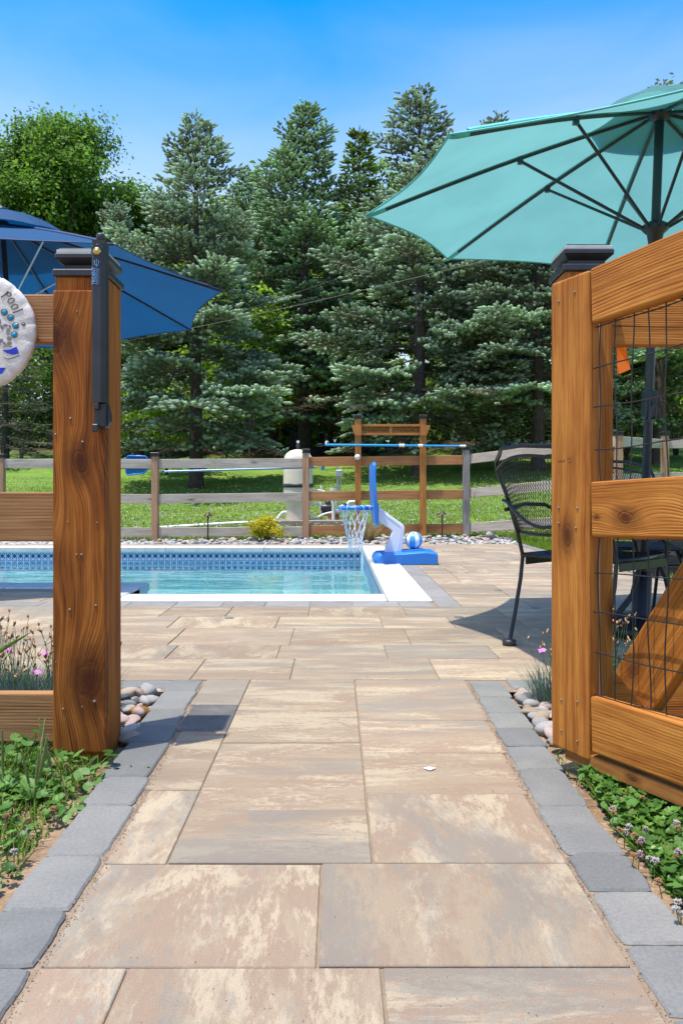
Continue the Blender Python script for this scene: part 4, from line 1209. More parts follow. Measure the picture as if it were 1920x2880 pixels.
# pool tools resting on the fence
def tool(name, label, pa, pb, Y, segs, cat='pole'):
    a, b = at(*pa, Y), at(*pb, Y)
    e = empty(name, a, label=label, cat=cat)
    d = b - a
    for nm, s0, s1, rr, mt in segs:
        m2 = MB(); m2.tube([d * s0, d * ((s0 + s1) / 2), d * s1], rr, 10); m2.build(nm, M[mt], e)
    return e, d
M['pole_grey'] = plain('blue_grey_pole', (0.16, 0.27, 0.50), 0.3, 0.3, var=0.06)
e, d = tool('pool_skimmer', 'blue pool skimmer net on a long pale pole hung along the grey fence', (440, 1327), (905, 1314), FY + .07,
            (('pole', .03, .97, .015, 'pole_grey'), ('pole_tip', 0, .03, .012, 'pvc')))
M['net_blue'] = fabric('blue_mesh', (0.02, 0.22, 0.50), 0.5)
m2 = MB(); c = at(385, 1309, FY + .075) - e.location
hx, hz = .155, .135
poly = [(-hx, -hz + .02), (-hx + .03, -hz - .005), (hx - .05, -hz + .02), (hx, -hz + .07), (hx, hz - .03), (hx - .03, hz), (-hx + .03, hz + .005), (-hx, hz - .03)]
m2.tube([(c.x + a, c.y, c.z + b) for a, b in poly], .011, 8, closed=True); fo = m2.build('net_frame', M['blue_pl'], e)
m2 = MB(); m2.prism([(c.x + a * .97, c.z + b * .97) for a, b in poly], c.y - .001, c.y + .004); m2.build('net_bag', M['net_blue'], fo)
m2 = MB(); m2.tube([c + Vector((hx, 0, .0)), (0, 0, 0)], .010, 8); m2.build('handle_socket', M['pole_grey'], e)
m2 = MB(); m2.bbox(d.x - .012, d.x + .038, -.03, .03, d.z - .045, d.z + .045, .012, seg=2); m2.build('cam_lock', M['blue_pl'], e)
e, d = tool('pool_pole', 'bright blue telescopic pool pole lying across the cedar arch', (914, 1251), (1309, 1254.5), FY - .165,
            (('pole', 0, .52, .0165, 'sky_pl'), ('collar', .525, .565, .024, 'pvc'), ('pole', .57, .655, .015, 'sky_pl'), ('collar', .66, .695, .022, 'pvc'), ('pole', .70, .955, .0135, 'sky_pl'), ('grip', .957, 1.0, .017, 'pvc')))
m2 = MB(); m2.tube([(-.0, 0, 0), (-.06, 0, .012), (-.11, 0, .005), (-.11, 0, -.018), (-.06, 0, -.02), (0, 0, -.006)], .009, 6, closed=True); m2.build('hook', M['iron'], e)

# ------------------------------------------------------------------ filter and plumbing beyond the fence
TY = 12.85
def tp(px, py, Y=TY): return at(px, py, Y)
tz0 = tp(838, 1461).z
pad = empty('concrete_pad', (tp(838, 1461).x + .15, TY, tz0), label='low concrete pad under the beige pool filter', cat='concrete pad')
mb = MB(); mb.bbox(-.62, .62, -.42, .42, -.14, -.002, .01); mb.build('slab', M['concrete'], pad)
tk = empty('pool_filter', (tp(838, 1461).x, TY, tz0), label='tall beige domed pool filter tank with black band and pressure gauge', cat='filter tank')
pxm = TY / F
def pr(list_): return [(r_ * pxm, (1461 - y_) * pxm) for r_, y_ in list_]
mb = MB(); mb.lathe(pr([(41.5, 1361), (41, 1330), (40, 1292), (38, 1284), (32, 1275), (22, 1268), (10, 1264.5), (.01, 1264)]), n=40); mb.build('dome', M['tank'], tk)
mb = MB(); mb.lathe(pr([(33, 1461), (33, 1430), (37, 1418), (41, 1404), (41.5, 1370)]), n=40); mb.build('tank', M['tank'], tk)
mb = MB(); mb.lathe(pr([(41.2, 1371.5), (43.4, 1371), (43.4, 1361), (41.2, 1360.5)]), n=40); mb.build('clamp_band', M['black'], tk)
mb = MB(); mb.lathe(pr([(4, 1266), (4, 1258), (6, 1257), (6, 1252), (3, 1250), (3, 1246)]), n=14); mb.build('air_valve', M['black'], tk)
mb = MB(); mb.lathe([(.0001, -.022), (.026, -.022), (.029, -.016), (.029, .012), (.0001, .014)], c=(0, 0, (1461 - 1243) * pxm), axis='y', n=18); gz = mb.build('pressure_gauge', M['black'], tk)
mb = MB(); mb.lathe([(.0001, -.0235), (.0245, -.0232)], c=(0, 0, (1461 - 1243) * pxm), axis='y', n=18); mb.build('dial', M['white_pl'], gz)
pl = empty('pool_plumbing', tuple(tp(930, 1461)), label='white plastic pipes and black pump beside the pool filter', cat='plumbing')
po = Vector(pl.location)
def pipe(pts, r_=.030, Y=TY, name='pipe', mat='pvc'):
    P = [tp(a, b, Y) - po for a, b in pts]
    # round the elbows
    Q = [P[0]]
    for i in range(1, len(P) - 1):
        a, b, c = P[i - 1], P[i], P[i + 1]
        k1 = min(.06, (a - b).length * .4); k2 = min(.06, (c - b).length * .4)
        p1 = b + (a - b).normalized() * k1; p2 = b + (c - b).normalized() * k2
        for q in (0, .33, .67, 1): Q.append(p1 * (1 - q) ** 2 + b * 2 * q * (1 - q) + p2 * q * q)
    Q.append(P[-1])
    m2 = MB(); m2.tube(Q, r_, 12); return m2.build(name, M[mat], pl)
pipe([(806, 1441), (793, 1441), (776, 1466), (640, 1472), (450, 1484)], .026, TY - .25)
pipe([(876, 1379), (900, 1379), (912, 1383)], .019); pipe([(904, 1386), (904, 1372), (899, 1367)], .016)
pipe([(868, 1422), (885, 1415), (905, 1416), (905, 1446)], .024); pipe([(868, 1440), (876, 1453), (892, 1456), (907, 1447), (930, 1441), (955, 1440)], .018, TY - .06)
pipe([(937, 1386), (937, 1478)], .027, TY - .10); pipe([(937, 1380), (937, 1372)], .060, TY - .12, 'canister')
pipe([(975, 1452), (978, 1412), (1000, 1411)], .030, TY - .02); pipe([(940, 1437), (975, 1437)], .026, TY)
pipe([(903, 1412), (903, 1440)], .030, TY)
m2 = MB(); c = tp(922, 1428) - po
m2.lathe([(.0001, -.12), (.055, -.12), (.065, -.10), (.065, .08), (.04, .12), (.0001, .12)], c=c, axis='x', n=20); m2.lathe([(.05, -.05), (.05, .09), (.035, .12), (.012, .13)], c=c, n=14); m2.bbox(c.x - .1, c.x + .1, c.y - .05, c.y + .05, c.z - .13, c.z - .06, .01)
m2.build('pump', M['black'], pl)
m2 = MB(); c = tp(968, 1425) - po
m2.lathe([(.0001, -.08), (.05, -.08), (.06, -.06), (.06, .06), (.0001, .08)], c=c, axis='x', n=18); m2.build('motor', M['black'], pl)
bk = empty('brick_stack', tuple(tp(938, 1464, TY - .05)), label='two hollow red bricks propping the pool pump', cat='bricks')
for k in range(2):
    m2 = MB(); m2.bbox(-.095, .095, -.05, .05, k * .0585, k * .0585 + .057, .004); bb = m2.build('brick', M['brick'], bk)
    for q in range(3):
        m2 = MB(); m2.lathe([(.0001, -.0505), (.012, -.0505), (.012, -.045)], c=(-.055 + q * .055, 0, k * .0585 + .028), axis='y', n=10); m2.build('hole_shade_disc', M['black'], bb)  # flat black discs paint the shade inside the brick's openings
cd = empty('electrical_post', tuple(tp(950, 1450, 13.1)), label='grey conduit post with a small electrical box behind the fence', cat='electrical box')
c0 = Vector(cd.location)
m2 = MB(); m2.tube([Vector((0, 0, -.1)), tp(949, 1312, 13.1) - c0], .017, 8); m2.tube([tp(961, 1450, 13.1) - c0, tp(957, 1352, 13.1) - c0, tp(953, 1335, 13.1) - c0], .011, 8); m2.build('conduit', M['grey_metal'], cd)
m2 = MB(); p = tp(953, 1331, 13.05) - c0; m2.bbox(p.x - .052, p.x + .052, p.y - .03, p.y + .02, p.z - .055, p.z + .055, .006); m2.build('box', M['grey_metal'], cd)

# ------------------------------------------------------------------ basketball hoop
HYP = 7.62
hp = empty('pool_basketball_hoop', (0.66, HYP, 0), label='blue and white poolside basketball hoop standing on the pool coping', cat='basketball hoop')
hs = HYP / F
def hx_(px): return (px - VX) * hs - 0.66
def hz_(py): return (1582.5 - py) * hs
b = MB()
lo = [(1047, 1570), (1050, 1580), (1060, 1583), (1221, 1583), (1223.5, 1578), (1222.5, 1553), (1218, 1549), (1188, 1546), (1120, 1550), (1082, 1552), (1060, 1553), (1051, 1560)]
dp = [(-.20, .86), (-.235, .97), (-.235, 1.0), (.235, 1.0), (.235, .97), (.20, .86)]
rings = []
cxp, czp = hx_(1135), 0.05
for yv, kx in ((-.24, .0), (-.215, .0), (.215, .0), (.24, .0)):
    ins = .010 if abs(yv) > .23 else 0
    R_ = []
    for i, (px, py) in enumerate(lo):
        x, z = hx_(px), hz_(py)
        # the nose narrows: shift outline inward on the outer rings
        x += (-ins * 1.5 if x > cxp else ins * 4.5)
        z = z - (ins * 1.2 if z > .06 else 0) + (.0 if z > .02 else .0)
        R_.append((x, yv, max(.002, z)))
    rings.append(R_)
n = len(lo); V = sum(rings, []); Fc = [tuple(range(n)), tuple(range(4 * n - 1, 3 * n - 1, -1))]
for k in range(3):
    for i in range(n): Fc.append((k * n + i, k * n + (i + 1) % n, (k + 1) * n + (i + 1) % n, (k + 1) * n + i))
b.add(V, Fc); b.build('base', M['blue_pl'], hp, bev=.006)
b = MB(); b.prism([(hx_(1128), hz_(1550)), (hx_(1191), hz_(1549.5)), (hx_(1191), hz_(1543)), (hx_(1180), hz_(1542)), (hx_(1128), hz_(1547))], -.10, .10); b.build('ball_tray', M['blue_pl'], hp, bev=.004)
arm = [(1080, 1553), (1088, 1530), (1094, 1512), (1102, 1494), (1098, 1489), (1082, 1478), (1058, 1462), (1058, 1423), (1064, 1425), (1100, 1452), (1128, 1472), (1134, 1477), (1136, 1484), (1132, 1518), (1127, 1552)]
b = MB()
out = [(hx_(a), hz_(c)) for a, c in arm]
b.prism(out, -.062, .062); b.build('support_arm', M['white_pl'], hp, bev=.010, seg=3)
b = MB(); mid = [(1117, 1546), (1122, 1520), (1127, 1484), (1124, 1478), (1062, 1433)]
for s in (-1, 1): b.tube([(hx_(a), s * .0625, hz_(c)) for a, c in mid], .004, 6)
b.build('arm_rib', M['white_pl'], hp)
# backboard, gently curved, seen edge on
b = MB()
prof = [(1047, 1301), (1043, 1306), (1042, 1340), (1043.5, 1390), (1046, 1424), (1048, 1452), (1050, 1472), (1053, 1477), (1058, 1478)]
back = [(1058, 1474), (1057, 1450), (1055.5, 1424), (1053, 1390), (1051, 1340), (1052, 1306)]
poly = [(hx_(a), hz_(c)) for a, c in prof + back]
rings = []
W2 = .40
for yv, sc_ in ((-W2, .90), (-W2 + .03, .97), (-W2 + .09, 1.0), (W2 - .09, 1.0), (W2 - .03, .97), (W2, .90)):
    zc = hz_(1389); rings.append([(x, yv, zc + (z - zc) * sc_) for x, z in poly])
n = len(poly); V = sum(rings, []); Fc = [tuple(range(n)), tuple(range(6 * n - 1, 5 * n - 1, -1))]
for k in range(5):
    for i in range(n): Fc.append((k * n + i, k * n + (i + 1) % n, (k + 1) * n + (i + 1) % n, (k + 1) * n + i))
b.add(V, Fc, True); bo = b.build('backboard', M['blue_pl'], hp)
b = MB(); b.bbox(hx_(1056), hx_(1063), -.10, .10, hz_(1476), hz_(1416), .008, seg=2); b.build('bracket', M['blue_pl'], bo)
hcx, hcz, hr = hx_(998), hz_(1428.5), 46 * hs - .021
b = MB(); b.tube([(hcx + hr * math.cos(a), hr * math.sin(a), hcz) for a in np.linspace(0, 2 * math.pi, 41)[:-1]], .0215, 12, closed=True); b.build('rim', M['blue_pl'], hp)
b = MB(); b.bbox(hcx + hr, hx_(1050), -.06, .06, hcz - .02, hcz + .02, .008); b.build('rim_bracket', M['blue_pl'], hp)
nt = MB(); NS = 12
def netp(a, q):
    rr = hr * (1.02 - .52 * min(1, q * 1.45) + .04 * max(0, q - .7)) if q > .06 else hr * 1.05
    return Vector((hcx + rr * math.cos(a) + .012 * q * math.sin(3 * a), rr * math.sin(a), hcz - .01 - q * (hcz - hz_(1552))))
for k in range(NS):
    a0 = 2 * math.pi * k / NS
    nt.tube([Vector((hcx + hr * math.cos(a0), hr * math.sin(a0), hcz)) + (Vector((math.cos(a0), math.sin(a0), 0)) * math.cos(t_) + Vector((0, 0, 1)) * math.sin(t_)) * .0245 for t_ in np.linspace(0, 6.283, 13)[:-1]], .0032, 5, closed=True)
    for s in (-1, 1):
        nt.tube([netp(a0 + s * math.pi / NS * q * 5.0 + .06 * math.sin(q * 20 + k), q) for q in np.linspace(0, 1 - .04 * (k % 3), 15)], .0034, 5)
nt.build('net', M['net'], hp)
# ball
def ball_mat():
    t = NT('beach_basketball'); o = t.sep(t.obj())
    ang = t.ma('ARCTAN2', o[1], o[0])
    s = t.ma('DIVIDE', t.ma('ADD', ang, math.pi), 2 * math.pi / 10)
    fr_ = t.ma('FRACT', s); alt = t.ma('MODULO', t.ma('FLOOR', s), 2.0)
    c = t.mix(alt, (0.80, 0.82, 0.85), (0.05, 0.33, 0.66))
    seam = t.ma('GREATER_THAN', t.ma('ABSOLUTE', t.ma('SUBTRACT', fr_, 0.5)), 0.465)
    seam = t.ma('MAXIMUM', seam, t.ma('LESS_THAN', t.ma('ABSOLUTE', o[1]), -1.0))
    c = t.mix(seam, c, (0.01, 0.02, 0.05))
    return t.done(t.bsdf(c, 0.35, 0, t.bump(t.noise(t.obj(), 500, 1), 0.15, 0.001), 0.5))
bl = MB(); br_ = 24.3 * 7.65 / F
bl.lathe([(.00005, -br_)] + [(br_ * math.sin(a), -br_ * math.cos(a)) for a in np.linspace(.06, math.pi - .06, 24)] + [(.00005, br_)], n=40)
p = at(1163, 1519.5, 7.65)
o = bl.build('basketball', ball_mat(), None, p, (0.12, -0.05, 0.35))
tag(o, 'small blue and white striped basketball resting on the hoop base', 'ball')

# ------------------------------------------------------------------ path lights
def path_light(px, ytop, ybase, Y, label):
    a = at(px, ybase, Y); h = (ybase - ytop) * Y / F
    e = empty('path_light', a, label=label, cat='garden light', group='bronze path lights by the fence')
    m2 = MB(); m2.lathe([(.0001, -.05), (.012, -.05), (.011, h * .5), (.013, h - .055), (.017, h - .05), (.017, h - .02)], n=12); m2.build('stem', M['bronze'], e)
    m2 = MB(); m2.lathe([(.0001, h + .022), (.012, h + .020), (.012, h + .008), (.018, h + .004), (.052, h - .024), (.074, h - .034), (.070, h - .037), (.02, h - .022)], n=24); m2.build('shade', M['bronze'], e)
path_light(585, 1443, 1519, 10.9, 'bronze mushroom path light in the pebbles before the grey fence')
path_light(1243, 1440, 1517, 10.9, 'bronze mushroom path light at the right end of the cedar fence')
M['alu_dull'] = plain('worn_lens', (0.20, 0.185, 0.165), 0.4, 0.3)
# flush patio lights
for k, (px, py) in enumerate(((645, 1738), (14, 1742), (1290, 1735), (1503, 1709), (1311, 1610), (1400, 1660))):
    x, y = gp(px, py, .002)
    m2 = MB(); m2.lathe([(.0001, .003), (.012, .002), (.015, .003), (.024, .0026), (.026, .001)], n=24)
    tag(m2.build('deck_light', M['alu_dull'], None, (x, y, .0005)), ('small round flush light set in the paving', 'flush light set in the paving at the left edge of the photo, by the dianthus', 'flush light set in the paving at the tip of the umbrella shadow',
        'flush light set in the paving inside the umbrella shadow', 'farthest flush light in the paving, right of the hoop', 'flush light in sunny paving just beyond the umbrella shadow')[k] if k else 'flush light set in the paving in front of the pool, right of the latch post', 'deck light', 'flush lights in the patio')
# bird dropping
x, y = gp(1208, 2162, .002); m2 = MB()
pts = [(.013 * math.cos(a) * (1 + .3 * math.sin(3 * a)), .009 * math.sin(a) * (1 + .25 * math.cos(4 * a))) for a in np.linspace(0, 6.283, 15)[:-1]]
m2.prism(pts, 0.0015, .0035, 'xy'); tag(m2.build('bird_dropping', M['white_pl'], None, (x, y, 0)), 'small white bird dropping on the path slab', 'dropping')
# dark timbers of a raised bed far right
tw = empty('timber_planter', (2.95, 6.4, 0), label='dark timber raised bed beyond the table, seen through the gate', cat='planter')
M['dark_timber'] = wood('dark_timber', 'x', pal=((0.012, 0.012, 0.012), (0.035, 0.034, 0.033), (0.08, 0.075, 0.07)), generic=True, freq=60)
for k in range(3):
    board('timber', -.40, 1.7, -.07, .07, -.03 + k * .125, -.03 + k * .125 + .122, M['dark_timber'], tw, .008)
m2 = MB(); V = []; stone_o = None
o = stone(2.22, 10.95, .085, None, 'stone_a', 2, .9, ground_z(2.2, 10.9)); tag(o, 'pale block of stone at the right end of the pebble strip', 'rock'); o.name = 'rock'
M['cable'] = plain('weathered_cable', (0.22, 0.20, 0.17), 0.7, var=0.1)
# overhead cables
for k, (pa, pb, Ya, Yb, sag) in enumerate((((640, 890), (1330, 728), 15.0, 13.0, .10), ((540, 905), (1250, 660), 17.0, 16.0, .15))):
    a, b = at(*pa, Ya), at(*pb, Yb); m2 = MB()
    b = b + (b - a) * .6
    a = a - (b - a) * .4
    P = [a.lerp(b, q) + Vector((0, 0, -sag * 4 * q * (1 - q))) - a for q in np.linspace(0, 1, 16)]
    m2.tube(P, .0038 if k == 0 else .002, 5)
    tag(m2.build('overhead_cable', M['cable'], None, a), ('thin pale cable running slanting across the spruces', 'fainter upper cable crossing in front of the spruces')[k], 'cable')
# ------------------------------------------------------------------ foliage generators (numpy)
def frustums(P0, P1, r0, r1, k=4):
    P0 = np.asarray(P0, float); P1 = np.asarray(P1, float); r0 = np.asarray(r0, float); r1 = np.asarray(r1, float)
    d = nrm(P1 - P0); ref = np.where(np.abs(d[:, 2:3]) < .9, np.array([[0, 0, 1.]]), np.array([[1., 0, 0]]))
    u = nrm(np.cross(d, ref)); w = np.cross(d, u); n = len(P0)
    V = np.zeros((n, 2 * k, 3))
    for i in range(k):
        a = 2 * math.pi * i / k; o = u * math.cos(a) + w * math.sin(a)
        V[:, i] = P0 + o * r0[:, None]; V[:, k + i] = P1 + o * r1[:, None]
    base = np.arange(n)[:, None] * 2 * k
    Fc = np.concatenate([base + np.array([[i, (i + 1) % k, k + (i + 1) % k, k + i]]) for i in range(k)], 0)
    return V.reshape(-1, 3), Fc
def spindles(P, D, Ln, Rd, C, tipgain=1.15):
    """needle-clad shoots: small four-sided spindles"""
    n = len(P); D = nrm(D); ref = np.where(np.abs(D[:, 2:3]) < .9, np.array([[0, 0, 1.]]), np.array([[1., 0, 0]]))
    u = nrm(np.cross(D, ref)); w = np.cross(D, u)
    V = np.zeros((n, 6, 3)); V[:, 0] = P; V[:, 5] = P + D * Ln[:, None]
    mid = P + D * (Ln * .62)[:, None]
    for i, o in enumerate((u, w, -u, -w)): V[:, 1 + i] = mid + o * Rd[:, None] * 1.1
    b = np.arange(n)[:, None] * 6
    T = [(0, 2, 1), (0, 3, 2), (0, 4, 3), (0, 1, 4), (5, 1, 2), (5, 2, 3), (5, 3, 4), (5, 4, 1)]
    Fc = np.concatenate([b + np.array([t]) for t in T], 0)
    CC = np.repeat(C[:, None, :], 6, 1); CC[:, 5] *= tipgain
    return V.reshape(-1, 3), Fc, CC.reshape(-1, 3)
def leaf_quads(P, N, S, C, rg, aspect=.62):
    n = len(P); N = nrm(N); t = nrm(np.cross(N, rg.normal(size=(n, 3)))); w = np.cross(N, t)
    V = np.zeros((n, 4, 3)); S = S[:, None]
    V[:, 0] = P - t * S * .5; V[:, 1] = P + w * S * .5 * aspect; V[:, 2] = P + t * S * .5 - N * S * .12; V[:, 3] = P - w * S * .5 * aspect
    Fc = np.arange(n)[:, None] * 4 + np.array([[0, 1, 2, 3]])
    return V.reshape(-1, 3), Fc, np.repeat(C, 4, 0)

def spruce_meshes(H, Rad, z0, seed, pal, dens=1.0, gap=.0, dead=0.12, shoot=.195, lowdead=0.12, ragged=.22):
    rg = np.random.default_rng(seed)
    sp, sd, sl_, sc, sr = [], [], [], [], []
    w0, w1, wr0, wr1 = [], [], [], []
    z = z0
    while z < H * .985:
        t = (z - z0) / (H - z0)
        nb = int(rg.integers(5, 7))
        az0 = rg.uniform(0, 6.28)
        for b in range(nb):
            if rg.random() < gap * (1 - t): continue
            az = az0 + 2 * math.pi * b / nb + rg.normal() * .25
            L = Rad * ((1 - t) ** .86) * (1 - .20 * min(1, max(0, (t - .60) / .3))) * (1 - .35 * max(0, .12 - t) / .12) * rg.uniform(1 - ragged * 1.6, 1 + ragged * .5) + .06
            e0 = math.radians(-14 + 64 * t ** 1.5 + rg.normal() * 6)
            zb = z + rg.uniform(-.10, .10)
            d = np.array([math.cos(az), math.sin(az), 0.]); side = np.array([-d[1], d[0], 0.])
            bend = rg.normal() * .08; btone = rg.uniform(.72, 1.22)
            def path(u):
                u = np.asarray(u, float)[..., None]
                return np.array([0, 0, zb]) + d * L * u + side * bend * L * u * u + np.array([0, 0, 1.]) * (math.tan(e0) * L * u - (.16 * (1 - t)) * L * u * u + .17 * L * (1 - .5 * t) * np.maximum(0, u) ** 3)
            us = np.linspace(0, 1, 6); pp = path(us)
            w0.append(pp[:-1]); w1.append(pp[1:]); br = .008 + .014 * L / 2
            wr0.append(np.linspace(br, .003, 6)[:-1]); wr1.append(np.linspace(br, .003, 6)[1:])
            isdead = (t < lowdead and rg.random() < .75)
            u0 = .15 if L < .8 else .20 + .08 * (1 - t)
            step = .125 * (1 - .3 * t) / max(L, .3) / dens
            tw = np.arange(u0, .99, step)
            for u in tw:
                p = path(u); tan = nrm(path(min(1, u + .02)) - path(u - .02))
                for s in (-1, 1):
                    l = min(.95, .56 * L * (1.02 - u) + .15) * rg.uniform(.65, 1.15)
                    td = nrm(tan * .62 + side * s * .78 + np.array([0, 0, rg.normal() * .12 - .10 * (1 - t)]))
                    w0.append(p[None]); w1.append((p + td * l)[None]); wr0.append([.0045]); wr1.append([.0015])
                    if isdead:
                        k = 3
                        q = p + td * l * rg.uniform(.3, 1, (k, 1)); dd = nrm(td + rg.normal(size=(k, 3)) * .6)
                        w0.append(q); w1.append(q + dd * .16); wr0.append([.003] * k); wr1.append([.001] * k)
                        if rg.random() < .8: continue
                    m = max(2, int(l / .080 * dens))
                    f = (np.arange(m) + rg.random(m)) / m
                    f = f[f > (.0 if u > .6 else .25)]
                    if len(f) == 0: continue
                    m = len(f)
                    q = p + td * l * f[:, None]
                    alt = np.where(np.arange(m) % 2 == 0, 1, -1)[:, None]
                    sidev = np.cross(td, np.array([0, 0, 1.]))
                    dd = nrm(td * .8 + sidev * alt * rg.uniform(.2, .9, (m, 1)) + np.array([0, 0, 1.]) * rg.uniform(.0, .8, (m, 1)) + rg.normal(size=(m, 3)) * .12)
                    sp.append(q); sd.append(dd); ks = 1 - .38 * t; sl_.append(ks * shoot * rg.uniform(.7, 1.2, m)); sr.append(ks * shoot * .235 * rg.uniform(.8, 1.2, m))
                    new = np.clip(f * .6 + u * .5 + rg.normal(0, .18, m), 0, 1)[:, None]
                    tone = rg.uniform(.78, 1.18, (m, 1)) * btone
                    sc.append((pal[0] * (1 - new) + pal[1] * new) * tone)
                    # terminal shoot
                    sp.append((p + td * l)[None]); sd.append(nrm(td + np.array([0, 0, .18]))[None]); sl_.append(np.array([ks * shoot * 1.25])); sr.append(np.array([ks * shoot * .21])); sc.append((pal[1] * btone * rg.uniform(.9, 1.15))[None])
            if not isdead:
                k = 4; q = path(np.linspace(.86, 1.0, k)); dd = nrm(d + side * rg.normal(size=(k, 1)) * .5 + np.array([0, 0, .3]))
                sp.append(q); sd.append(dd); sl_.append(np.full(k, (1 - .3 * t) * shoot * 1.35)); sr.append(np.full(k, (1 - .4 * t) * shoot * .21)); sc.append(np.repeat(pal[1][None] * rg.uniform(.9, 1.2), k, 0))
        z += (.40 - .17 * t) * rg.uniform(.85, 1.15) / max(.8, dens ** .5) * (H / 9.0) ** .35
    # leader
    k = 10; q = np.zeros((k, 3)); q[:, 2] = np.linspace(H * .95, H * 1.0, k); dd = nrm(np.stack([rg.normal(size=k) * .6, rg.normal(size=k) * .6, np.full(k, .9)], 1))
    sp.append(q); sd.append(dd); sl_.append(np.full(k, .20)); sr.append(np.full(k, .022)); sc.append(np.repeat(pal[1][None], k, 0))
    sp.append(np.array([[0, 0, H * .99]])); sd.append(np.array([[0.05, 0, 1.]])); sl_.append(np.array([.42])); sr.append(np.array([.017])); sc.append(pal[0][None] * 1.6)
    V, Fc, C = spindles(np.vstack(sp), np.vstack(sd), np.concatenate(sl_), np.concatenate(sr), np.clip(np.vstack(sc), 0, 1), 1.0)
    crown = np_mesh('crown', V, Fc, C)
    V, Fc = frustums(np.vstack(w0), np.vstack(w1), np.concatenate(wr0), np.concatenate(wr1), 3)
    limbs = np_mesh('limbs', V, Fc)
    return crown, limbs, len(np.vstack(sp))
def trunk_mesh(H, r, lean=(0, 0)):
    mb = MB(); P = [(lean[0] * q * q, lean[1] * q * q, -.5 + (H + .5) * q) for q in np.linspace(0, 1, 12)]
    mb.tube(P, [r * (1.28 if i == 0 else 1.0) * (1 - .93 * q) + .006 for i, q in enumerate(np.linspace(0, 1, 12))], 12)
    return mb.mesh('trunk')
M['bark'] = stone_mat('spruce_bark', (0.045, 0.034, 0.027), (0.10, 0.078, 0.062), (0.17, 0.14, 0.115), 8, 0.9, 0.95)
M['twig'] = plain('dead_twig', (0.19, 0.14, 0.095), 0.9, var=0.3, scale=2)
M['needle'] = tinted('blue_spruce_needles', 0.6, 0.46, spec=0.2)
M['needle_g'] = M['needle']
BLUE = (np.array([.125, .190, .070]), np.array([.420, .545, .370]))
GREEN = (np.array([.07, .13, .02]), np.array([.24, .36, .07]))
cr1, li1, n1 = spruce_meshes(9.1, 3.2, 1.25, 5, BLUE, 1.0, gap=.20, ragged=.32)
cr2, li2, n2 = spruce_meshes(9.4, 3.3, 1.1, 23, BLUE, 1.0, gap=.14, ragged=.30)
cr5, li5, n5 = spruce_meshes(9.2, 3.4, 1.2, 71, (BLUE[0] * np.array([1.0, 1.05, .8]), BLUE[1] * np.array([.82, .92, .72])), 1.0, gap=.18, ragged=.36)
cr3, li3, n3 = spruce_meshes(9.0, 1.7, 1.0, 41, GREEN, .9)
cr4, li4, n4 = spruce_meshes(7.0, 2.4, .5, 57, (np.array([.05, .065, .025]), np.array([.10, .15, .07])), .75, lowdead=.85, gap=.0)
for c_ in (cr1, cr2, cr3, cr4, cr5): c_.materials.append(M['needle'])
for l_ in (li1, li2, li3, li4, li5): l_.materials.append(M['twig'] if l_ is not li4 else plain('bare_twig', (0.30, 0.235, 0.17), 0.9, var=0.3, scale=2))
print('spruce shoots', n1, n2, n3, n4)
VAR = {1: (cr1, li1, 9.1), 2: (cr2, li2, 9.4), 3: (cr3, li3, 9.0), 4: (cr4, li4, 7.0), 5: (cr5, li5, 9.2)}
TR = {}
def spruce(px, base_py, top_py, Y, var, rz, label, wide=1.0, zb=None, tr=.17, name='spruce_tree', group=None):
    X = (px - VX) * Y / F
    zb = ground_z(X, Y) if zb is None else zb
    h = CH + (HY - top_py) * Y / F - zb
    crown, limbs, H0 = VAR[var]
    s = h / (H0 * 1.018)
    e = empty(name, (X, Y, zb), (0, 0, rz), label, 'tree', group)
    e.scale = (s * wide, s * wide, s)
    if H0 not in TR: TR[H0] = trunk_mesh(H0 * .97, tr); TR[H0].materials.append(M['bark'])
    link('trunk', TR[H0], None, e); link('limbs', limbs, None, e); link('crown', crown, None, e)
    return e
SG = 'blue spruces behind the lawn'
spruce(552, 1370, 312, 18.3, 1, 0.4, 'blue spruce above the navy umbrella, its trunk standing in the lawn', 1.12, group=SG)
spruce(856, 1275, 300, 27.0, 5, 2.1, 'tall dense blue spruce in the middle, behind the pool filter', 1.15, group=SG)
spruce(1180, 1345, 240, 20.4, 1, 3.3, 'slender-topped blue spruce behind the cedar arch', 1.08, group=SG)
spruce(1512, 1343, 345, 19.5, 2, 0.2, 'blue spruce behind the mesh chair, under the teal umbrella', 1.15, group=SG)
spruce(1850, 1330, 275, 21.5, 5, 5.0, 'blue spruce at the right edge behind the gate', 1.1, group=SG)
spruce(1395, 1290, 318, 27.0, 2, 4.0, 'blue spruce whose tip just clears the teal umbrella', 1.0, group=SG)
spruce(1010, 1270, 360, 31.0, 3, 1.0, 'yellow-green conifer between the middle spruce and the slender one', 1.15)
spruce(700, 1270, 480, 33.0, 5, 5.2, 'darker spruce filling the gap left of the middle spruce', 1.1, group=SG)
spruce(330, 1270, 560, 29.0, 2, 2.9, 'spruce half hidden behind the navy umbrella and latch post', 1.05, group=SG)
spruce(15, 1280, 860, 24.0, 4, 1.2, 'half-dead spruce with bare brown lower branches at the left edge', 1.25)
spruce(1650, 1270, 500, 29.0, 2, 1.7, 'dark spruce far back behind the hinge post', 1.1, group=SG)

